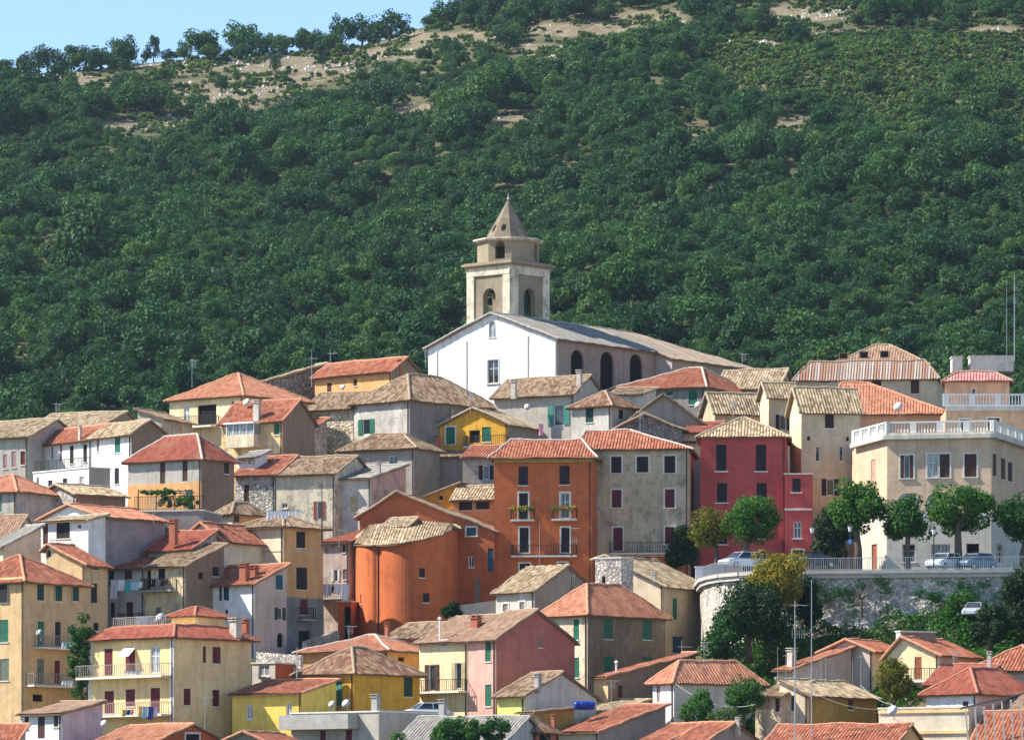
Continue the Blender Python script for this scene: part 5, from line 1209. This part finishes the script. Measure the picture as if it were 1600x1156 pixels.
for i in range(46):
    px = rr.uniform(1120, 1580); j = [k for k in range(len(WY)-1) if WY[k][0] <= px <= WY[k+1][0]][0]; (a, b), (c_, d_) = WY[j], WY[j+1]; y = b+(d_-b)*(px-a)/(c_-a); zz = WZ-.7-abs(rr.normal())*1.6
    m_ = rr.integers(40, 130); q = rr.normal(size=(m_, 3))*np.array([.28, .12, .22]); q[:, 2] -= .1; cs.append(np.array([PX(px, y), y-.35-(WZ-zz)*.16, zz])+q)
pos = np.concatenate(cs); nn = rr.normal(size=pos.shape); nn[:, 1] -= .8; nn /= np.linalg.norm(nn, axis=1, keepdims=True)
o = bpy.data.objects.new('wall_weeds', card_mesh('wall_weeds', cards(pos, nn, .16, rr), LM['bush'])); COL.objects.link(o); tag(o, kind='stuff')
# undergrowth on the bank below the wall and weeds between the houses
n = 110000; x = rng.uniform(PX(1080, 408), PX(1800, 412), n); y = rng.uniform(399, 418.5, n); z = ground(x, y); h = .5+.9*np.clip(vnoise(x, y, 2.3)*.5+.5, 0, 1.3)+.3*np.sin(x*2.1)*np.sin(y*1.7)
hh = rng.uniform(.0, 1, n)**.5*h*1.5; pos = np.stack([x, y, z+hh], 1); nn = rng.normal(size=(n, 3)); nn[:, 2] = np.abs(nn[:, 2])+.4; nn /= np.linalg.norm(nn, axis=1, keepdims=True)
pxx = 800+F*x/y; ok = (pxx > 1085+ (y-399)*1.2)
o = bpy.data.objects.new('undergrowth', card_mesh('undergrowth', cards(pos[ok], nn[ok], .26, rng), LM['bush'])); COL.objects.link(o); tag(o, kind='stuff')
HAZE = 0.000035
# ---------------------------------------------------------------- small things
def dish(px, py, Y, r, label, yaw=-.6, mat=None):
    c = P3(px, py, Y); R = r*Y/F; root = empty('satellite_dish', tuple(c-UP*R*1.2), label, 'satellite dish', 'satellite dishes on the roofs')
    ax = Vector((math.sin(yaw), -math.cos(yaw), .45)).normalized(); m_ = MB()
    prof = [(R*k/6, R*.22*(k/6)**2) for k in range(7)]; m_.lathe(c, [(max(a, .001), b) for a, b in prof], 20, ax); m_.lathe(c-ax*.02, [(max(a, .001), b) for a, b in prof], 20, ax)
    m_.build('reflector', mat or M_WHITE, root, smooth=True)
    a = MB(); a.tube([c-ax*.02, c-ax*.15-UP*R*.5, c-ax*.15-UP*R*1.6], .03, 6); a.tube([c-UP*R*.8, c+ax*R*.9-UP*R*.1], .012, 5); a.lathe(c+ax*R*.9-UP*R*.1, [(.04, 0), (.05, .08), (.03, .12)], 8, ax); a.build('bracket', M_STEEL, root)
dish(386, 629, 474, 6.5, 'round white satellite dish above the red roof of the ochre yellow house')
dish(536, 605, 480, 4.5, 'small white satellite dish on the orange house left of the church')
dish(1404, 636, 480, 8, 'large white satellite dish under the broad orange hipped roof')
dish(1091, 633, 478, 6, 'white satellite dish left of the tall cream house')
dish(824, 636, 483, 5, 'small white satellite dish on the grey house at the foot of the church', yaw=.1)
dish(519, 1100, 386.6, 6, 'white satellite dish on the concrete terrace, left of a pair')
dish(541, 1099, 386.4, 7, 'white satellite dish on the concrete terrace, right and larger of a pair')
dish(62, 989, 408, 6.5, 'pale satellite dish on the upper balcony of the tan apartment house', mat=M_STEEL)
dish(251, 967, 402, 10, 'big grey satellite dish on the roof terrace of the yellow apartment house', mat=M_STEEL)
dish(163, 1130, 388, 6, 'white satellite dish beside the lilac cottage, bottom left')
dish(1395, 1110, 381, 9, 'big white satellite dish at the left end of the cream terrace building')

def mast(px, top, base, Y, label, r=.05, arms=(), name='antenna_mast', mat=None, cat='antenna'):
    c = P3(px, base, Y); h = (base-top)*Y/F; root = empty(name, tuple(c), label, cat); m_ = MB()
    m_.tube([c-UP*.3, c+UP*h*.5, c+UP*h], [r, r*.8, r*.5], 8); m_.build('pole', mat or M_STEEL, root)
    for k, (py, L, n, up) in enumerate(arms):
        a = MB(); z = c+UP*((base-py)*Y/F); d = Vector((.86, .5, .0)); s_ = Vector((-.5, .86, 0)) if not up else UP
        a.tube([z-d*L*.25, z+d*L*.75], .016, 5)
        for i in range(n): q = z+d*(L*(-.2+.9*i/max(1, n-1))); a.tube([q-s_*.32, q+s_*.32], .01, 4)
        a.build('aerial', M_STEEL, root)
mast(1242, 938, 1165, 382, 'left tall grey antenna pole with aerials in front of the green bank', .06, ((945,1.4,7,0),(990,1.2,6,1),(1060,.8,3,1)))
mast(1268, 905, 1165, 383, 'right tall thin antenna pole in front of the green bank', .05, ((1052,.7,2,1),))
mast(893, 822, 935, 433, 'dark antenna pole on the white cottage before the large orange apartment house', .045, ((825,1.0,6,0),(845,.7,4,1),(900,.5,3,1)), mat=M_IRON)
mast(1585, 428, 560, 520, 'thin lattice radio mast standing behind the palazzo at the right', .055, ((470,.6,3,1),(450,.5,3,1)))
mast(1573, 432, 560, 523, 'shorter thin radio mast left of the lattice mast behind the palazzo', .025)
mast(487, 545, 600, 494, 'thin aerial on the old stone building at the skyline', .03, ((560,.8,5,0),))
mast(516, 545, 580, 486, 'aerial on the orange house left of the church', .03, ((552,.9,6,0),))
mast(843, 815, 905, 430, 'thin aerial left of the dark pole on the white cottage', .02, ((890,.5,3,0),))
mast(1021, 868, 905, 432, 'thin aerial on the cream house below the grey building', .025, ((872,.5,4,0),))
mast(1065, 1000, 1045, 402, 'aerial above the white house with the hipped roof', .03, ((1010,1.1,6,0),(1022,1.1,6,0)))
mast(464, 1010, 1055, 398, 'thin flue pipe with white cowl beside the ochre house', .04, (), 'flue_pipe', cat='flue')
mast(530, 825, 850, 448, 'short aerial beside the tall peach house', .03, ((828,.6,4,0),))
mast(503, 755, 850, 437, 'thick dark drain pole on the worn whitish house', .07, (), 'pole', M_IRON, 'pole')
for i, (px, t) in enumerate(((1215,1012),(1228,1020),(1283,1018),(1290,1026),(1332,1030),(1345,1022))):
    mast(px, t, 1068, 389+i*.7, ['thin clothes pole left of the left antenna pole','second thin pole left of the antenna poles','slim steel stake right of the antenna poles','leaning steel stake right of the antenna poles','thin aerial above the mustard wall','tallest stake above the mustard wall'][i], .022, ((t+4,.5,3,0),) if i % 2 else (), 'aerial_pole')

def lamp(px, top, base, Y, label, glow=False):
    c = P3(px, base, Y); h = (base-top)*Y/F; root = empty('street_lamp', tuple(c), label, 'street lamp', 'street lamps along the terrace'); m_ = MB(); m_.lathe(c, [(.12, 0), (.10, .5), (.05, .6), (.045, h-.6), (.07, h-.55)], 8); m_.build('pole', M_IRON, root)
    g = MB(); g.lathe(c+UP*(h-.55), [(.10, 0), (.19, .38), (.19, .40)], 6); g.build('lantern_glass', M_WHITE, root); k = MB(); k.lathe(c+UP*(h-.14), [(.23, 0), (.10, .14), (.03, .22), (.02, .32)], 6); k.build('lantern_cap', M_IRON, root)
lamp(1269, 822, 892, 426, 'white headed street lamp on the terrace right of the bronze green tree')
lamp(1328, 820, 892, 430, 'street lamp with round blue sign beside the large plane tree')
lamp(1459, 824, 892, 428, 'dark street lamp between the small round and the broad plane tree')
c = P3(1328, 846, 429.7); q = MB(); q.lathe(c, [(.22, 0), (.22, .03)], 18, (-.3, -1, 0)); bp = q.build('road_sign', plain('sign_blue', (.03,.14,.42), .5), None, loc=tuple(c)); tag(bp, 'round blue road sign with white arrow on the lamp post', 'road sign')
q = MB(); q.box(c+Vector((-.03, -.045, -.13)), (.06, 0, 0), (0, -.01, 0), (0, 0, .2)); q.prism([c+Vector((-.10, -.05, .05)), c+Vector((.10, -.05, .05)), c+Vector((0, -.05, .16))], (0, -.01, 0)); q.build('arrow', M_WHITE, bp)

def car(px, py, Y, yaw, label, colr, kind='car', s=1.0):
    c = P3(px, py, Y); R = Matrix.Rotation(yaw, 3, 'Z'); root = empty('parked_car', tuple(c), label, 'car', 'parked cars'); paint = plain('paint_'+colr, {'silver': (.55,.57,.6), 'pale': (.62,.66,.66), 'dark': (.04,.045,.06), 'blue': (.10,.16,.25), 'white': (.8,.8,.8)}[colr], .25, .3, .03)
    T = lambda x, y, z: c+R @ Vector((x*s, y*s, z*s))
    sec = [(-2.05,.35,.62,.76),(-2.0,.30,.80,.82),(-1.2,.24,.92,.84),(1.3,.24,.92,.84),(1.95,.28,.72,.82),(2.05,.35,.58,.74)]
    b = MB(); vs = []
    for x, z0, z1, w in sec: vs += [T(x, -w, z0), T(x, -w, z1-.1), T(x, -w*.93, z1), T(x, w*.93, z1), T(x, w, z1-.1), T(x, w, z0)]
    fs = [(i*6+k, i*6+(k+1) % 6, (i+1)*6+(k+1) % 6, (i+1)*6+k) for i in range(5) for k in range(6)]+[(5, 4, 3, 2, 1, 0), (30, 31, 32, 33, 34, 35)]
    b.add(vs, fs); b.build('body', paint, root)
    g = MB(); lo = [(-1.75, .79), (.95, .79)]; v = [T(-1.8, -.76, .9), T(1.1, -.76, .9), T(1.1, .76, .9), T(-1.8, .76, .9), T(-1.35, -.6, 1.42), T(.35, -.6, 1.42), T(.35, .6, 1.42), T(-1.35, .6, 1.42)]
    g.add(v, [(0, 1, 5, 4), (1, 2, 6, 5), (2, 3, 7, 6), (3, 0, 4, 7)]); g.build('windows', glassmat(), root)
    r_ = MB(); r_.prism([T(-1.38, -.62, 1.42), T(.38, -.62, 1.42), T(.38, .62, 1.42), T(-1.38, .62, 1.42)], (0, 0, .05*s))
    for x0, x1 in ((-1.8, -1.36), (1.1, .36), (-.45, -.45)):
        for sy in (-1, 1): r_.tube([T(x0, sy*.765, .9), T(x1, sy*.61, 1.44)], .035*s, 4)
    r_.build('car_roof', paint, root)
    for x in (-1.3, 1.3):
        for sy in (-1, 1):
            w = MB(); w.lathe(T(x, sy*.68, .31), [(.30*s, 0), (.31*s, .04*s), (.31*s, .17*s), (.28*s, .19*s)], 16, R @ Vector((0, sy, 0))); wo = w.build('wheel', M_IRON, root); h_ = MB(); h_.lathe(T(x, sy*.872, .31), [(.17*s, 0), (.14*s, .02)], 10, R @ Vector((0, sy, 0))); h_.build('rim', M_STEEL, wo)
    for sy in (-1, 1): l = MB(); l.lathe(T(2.02, sy*.58, .62), [(.12*s, 0), (.09*s, .06)], 8, R @ Vector((1, 0, 0))); l.build('headlight', M_WHITE, root)
car(1160, 889, 432, math.radians(215), 'silver car parked behind the railing in front of the red house', 'silver')
car(1192, 889, 438, math.radians(0), 'dark car parked behind the bronze green tree', 'dark')
car(1476, 891, 432, math.radians(235), 'pale car parked left of the broad plane tree trunk', 'pale')
car(1524, 891, 433, math.radians(228), 'blue grey car parked right of the broad plane tree trunk', 'blue')
car(1275, 889, 440, math.radians(0), 'dark car in the shade beside the red annexe', 'dark')
car(1524, 966, 416, math.radians(252), 'silver car nose on among the shrubs below the terrace', 'silver', s=.9)
car(664, 1124, 396, math.radians(205), 'white car with pale cover parked behind the concrete terrace', 'white', s=.9)

def laundry(px0, px1, py, Y, items, label, Y2=None, name='laundry'):
    Y2 = Y2 or Y; a, b = P3(px0, py, Y), P3(px1, py, Y2); root = empty(name, tuple(a), label, 'laundry'); m_ = MB(); m_.tube([a, (a+b)/2-UP*.06, b], .012, 4); m_.build('washing_line', M_IRON, root)
    d = (b-a); L = d.length; d.normalize(); n = Vector((-d.y, d.x, 0)); t = .03; rr = RND
    tot = sum(w for w, _, _ in items); k = L/tot
    for w, h, colr in items:
        ww = w*k*.92; g = MB(); N = 6; vs = []
        for i in range(N+1):
            for j in range(5):
                p = a+d*(t+ww*i/N)-UP*(.02+h*j/4)+n*(.05*math.sin(i*1.9+j*.5+px0)*j/4)+d*(.03*math.sin(j*1.3+i)); vs.append(p)
        g.add(vs, [(i*5+j, (i+1)*5+j, (i+1)*5+j+1, i*5+j+1) for i in range(N) for j in range(4)])
        g.build('garment', plain('cloth_'+colr, {'w': (.82,.82,.82), 'l': (.55,.5,.62), 'r': (.4,.03,.06), 'b': (.04,.09,.3), 'd': (.03,.03,.04), 't': (.05,.42,.45), 'c': (.35,.6,.68), 'y': (.6,.5,.12), 'k': (.8,.3,.4), 's': (.5,.52,.6)}[colr], .9), root); t += w*k
laundry(172, 195, 905, 430, [(1,1.6,'s'),(1,.9,'w')], 'grey sheet and white cloth hanging on the shaded house')
laundry(196, 222, 908, 429.6, [(.5,.9,'t'),(.8,.7,'c'),(.4,.5,'w')], 'turquoise towels hanging on the shaded house')
laundry(236, 262, 905, 430.6, [(1,.6,'d'),(1,.5,'l'),(1,.5,'d'),(.7,.4,'r')], 'dark and red clothes on the balcony of the yellowish worn house')
laundry(211, 238, 962, 425, [(1,.7,'w'),(.8,.8,'w'),(.7,.9,'l')], 'white sheets drying above the yellow apartment house')
laundry(96, 121, 1002, 407.5, [(1,.6,'w'),(1,.5,'w'),(1,.6,'w')], 'white clothes on the upper balcony of the tan apartment house')
laundry(96, 114, 1062, 407, [(1,.4,'w'),(1,.5,'w')], 'white cloths on the lower balcony of the tan apartment house')
laundry(194, 222, 1047, 395, [(1,.25,'w'),(1,.3,'w')], 'small white cloths on the upper balcony of the yellow apartment house')
laundry(190, 208, 1108, 395, [(1,.5,'y'),(1,.4,'b'),(.6,.4,'k')], 'yellow and blue clothes on the lower balcony of the yellow apartment house')
laundry(216, 246, 1103, 395, [(.6,.9,'y'),(1,.9,'c'),(1,1,'b'),(.7,.8,'l')], 'blue and yellow clothes hanging from the lower balcony of the yellow apartment house')
laundry(416, 472, 797, 436, [(1,.8,'w'),(1,.6,'w'),(1,.7,'w'),(1,.4,'w'),(1,.3,'w')], 'row of white washing above the tall peach house')
laundry(503, 521, 912, 447, [(1,.9,'l'),(1,1,'s'),(.4,.8,'d')], 'striped lilac washing beside the curved orange house')
laundry(522, 545, 912, 446.5, [(1,.9,'w'),(1,1.4,'w')], 'bright white washing at the left edge of the curved orange house')
laundry(841, 849, 662, 450, [(1,1.0,'k')], 'pink towel hanging near the mustard gabled house')

def cable(pts, label, r=.018, sagm=.8):
    root = empty('cable', tuple(P3(*pts[0])), label, 'cable'); m_ = MB()
    for a_, b_ in zip(pts, pts[1:]):
        a, b = P3(*a_), P3(*b_); n = 12; m_.tube([a.lerp(b, i/n)-UP*sagm*4*(i/n)*(1-i/n) for i in range(n+1)], r, 4)
    m_.build('wire', plain('cable_grey', (.5,.5,.48), .6), root)
cable([(1055,1067,396),(1180,1100,388)], 'white cable looping across the white house with the hipped roof')
cable([(1268,1080,383),(1395,1106,381)], 'upper cable sagging across the mustard wall to the white dish', sagm=.5)
cable([(1345,1070,389),(1395,1100,381)], 'short cable above the ball shaped tree', sagm=.3)
for px, t, b, Y, lab in ((88,628,650,482,'thin aerial on the pale roof behind the long white house'),(300,560,600,466,'aerial on the pale yellow pyramid roofed house'),(430,690,716,461,'aerial on the worn whitish house'),(612,650,682,478,'aerial on the old hipped roof of the grey house with white framed windows'),(735,610,640,455,'aerial on the mustard gabled house'),(1160,550,580,500,'aerial on the roof right of the long red hipped roof'),(1145,625,655,466,'aerial on the pyramid roof of the red house'),(1310,575,603,480,'aerial on the broad orange hipped roof'),(1000,640,675,463,'aerial on the red hipped roof of the weathered grey building'),(80,840,870,416,'aerial on the red roof of the tall tan apartment house'),(545,975,1012,405,'aerial on the hipped roof of the ochre house'),(815,925,965,410,'aerial on the pinkish roof of the pink house'),(1100,1000,1036,400,'aerial on the hipped roof of the white house by the garden trees'),(240,775,812,436,'aerial on the low roof of red and tan tiles'),(665,545,570,490,'aerial beside the left corner of the church'),(320,1085,1132,386,'aerial on the orange gabled house at the bottom edge'),(955,1060,1110,393,'aerial on the long brown outbuilding'),(1490,1015,1045,396,'aerial above the dark red roof at the right')):
    mast(px, t, b, Y, lab, .022, ((t+3,.9,6,0),(t+9,.5,4,1)))
cable([(540,700,470),(648,735,470)], 'dark wires on the grey plastered wall left of centre', sagm=.4)
# barrel, pergola, awnings, statues
c = P3(919, 1110, 395.5); q = MB(); q.lathe(c+Vector((-1.1, 0, .42)), [(.05, 0), (.27, .03), (.34, .12), (.32, .5), (.35, .55), (.35, 1.1), (.32, 1.15), (.34, 1.5), (.27, 1.6), (.05, 1.63)], 16, (1, .15, 0)); o = q.build('water_tank', plain('plastic_blue', (.012,.045,.30), .4), None, loc=tuple(c)); tag(o, 'bright blue tank lying beside the lime green cottage', 'tank')
def pergola(x0, x1, Y, zt, zb, label, n=8, dep=2.5):
    a, b = P3(x0, zt, Y), P3(x1, zt, Y); root = empty('pergola', tuple(P3(x0, zb, Y)), label, 'pergola'); h = (zb-zt)*Y/F; m_ = MB(); k = MB()
    for i in range(4): p = a.lerp(b, i/3); m_.cbox(p-UP*h, .09, .09, h)
    m_.build('posts', M_IRON, root)
    k.box(a-Vector((0, .04, 0)), b-a, (0, .08, 0), UP*.1); k.box(a+Vector((0, dep, 0)), b-a, (0, .08, 0), UP*.1)
    for i in range(n+1): p = a.lerp(b, i/n); k.box(p+Vector((-.03, -.3, .102)), (.06, 0, 0), (0, dep+.6, 0), UP*.08)
    k.build('rafters', plain('weathered_wood', (.28,.24,.19), .9), root)
pergola(216, 300, 442, 768, 800, 'green vine pergola on the terrace of the grey plastered house')
house('PGT', 'terrace_building', 'grey terrace with iron fence carrying the vine pergola', (210,318,330), 798, 840, 439.5, 12, ('flat',0,'grey'), 'greyd', D=6, pipe=False)
def pergola2():
    root = empty('pergola', tuple(P3(1530, 1175, 374)), 'long row of slanting grey pergola slats in the bottom right corner', 'pergola'); m_ = MB()
    wd = plain('grey_wood', (.20,.19,.16), .9)
    for i in range(11):
        px = 1508+i*14; a = P3(px, 1112-i*3.4, 380); b = P3(px+5, 1185-i*2, 372); d = b-a; m_.box(a, d, (.13, 0, 0), (0, .05, .13))
    m_.build('slats', wd, root); k = MB(); a, b = P3(1500, 1108, 380.2), P3(1660, 1070, 380.2); k.box(a, b-a, (0, .15, 0), UP*.14); k.build('beam', wd, root)
pergola2()
def lowwall(x0, x1, y0, y1, yb, Y0, Y1, wall, label, name='garden_wall', th=.35):
    a, b = P3(x0, y0, Y0), P3(x1, y1, Y1); za, zb_ = PZ(yb, Y0)-1, PZ(yb, Y1)-1; d = b-a; d.z = 0; d.normalize(); n = Vector((-d.y, d.x, 0))*th; m_ = MB()
    v = [Vector((a.x, a.y, za)), Vector((b.x, b.y, zb_)), b, a]; v += [p+n for p in v]; m_.add(v, [(0, 1, 2, 3), (7, 6, 5, 4), (3, 2, 6, 7), (1, 5, 6, 2), (0, 3, 7, 4)])
    o = m_.build(name, wallmat(wall), None, loc=(a.x, a.y, za)); tag(o, label, 'wall')
lowwall(700, 778, 948, 937, 985, 440, 440, 'grey', 'grey parapet wall right of the curved orange house')
lowwall(478, 530, 1002, 985, 1030, 431, 440, 'grey_s', 'rubble stone ramp wall left of the curved orange house')
lowwall(400, 470, 1018, 1023, 1060, 412, 410, 'greyw_s', 'pale rubble garden wall between the yellow apartment house and the ochre house')
lowwall(0, 62, 842, 828, 870, 431, 431, 'greyw_s', 'rubble wall at the left edge beside the cream walled shed')
house('AW', 'house', 'small house with white window behind the rubble garden wall beside the ochre house', (394,430,462), 1036, 1100, 408, 30, ('flat',0,'grey'), 'greyw', wallR='redorange', wins='L c white 404-421 1038.5-1056', pipe=False)
q = MB(); f_ = BUILT['PGT']['L']; zz = BUILT['PGT']['ze']+.12; railing_mesh(q, f_.pt(0, zz, -.05), f_.pt(f_.len, zz, -.05), 1.2, .14, .014); q.build('railing', M_IRON, BUILT['PGT']['root'])
q = MB(); f_ = BUILT['C2b']['L']; zz = BUILT['C2b']['ze']+.12; railing_mesh(q, f_.pt(0, zz, -.05), f_.pt(f_.len, zz, -.05), .9, .2, .014); q.build('railing', M_IRON, BUILT['C2b']['root'])
q = MB(); a2 = BUILT['A2']; zz = PZ(975, 398)+.02; p_ = [a2['loc'](a, b)+Vector((0, 0, zz)) for a, b in ((a2['w']*.25, 1.4), (a2['w']-1.4, 1.4), (a2['w']-1.4, a2['d']-1.6))]
railing_mesh(q, p_[0], p_[1], .8); railing_mesh(q, p_[1], p_[2], .8); q.build('railing', plain('railing_grey', (.33,.30,.27)), a2['root'])
for t0, t1 in ((.02, .40), (a2['w']-.38, a2['w']-.02)):
    q = MB(); a2['L'].box(q, t0, t1, a2['L'].z(0, 1185), a2['ze']-.05, .003, .05); q.build('corner_strip', M_WHITE, a2['root'])
# the haze that pales the far slope
hz = MB(); hz.box((-900, -60, -45), (1800, 0, 0), (0, 1950, 0), (0, 0, 470)); hm = bpy.data.materials.new('thin_haze'); hm.use_nodes = True; t = hm.node_tree; t.nodes.remove(t.nodes['Principled BSDF']); pv = t.nodes.new('ShaderNodeVolumePrincipled'); pv.inputs['Color'].default_value = (.62, .82, 1, 1); pv.inputs['Density'].default_value = HAZE; pv.inputs['Anisotropy'].default_value = .2; t.links.new(pv.outputs[0], t.nodes['Material Output'].inputs['Volume'])
if HAZE > 0: tag(hz.build('haze', hm), kind='stuff')
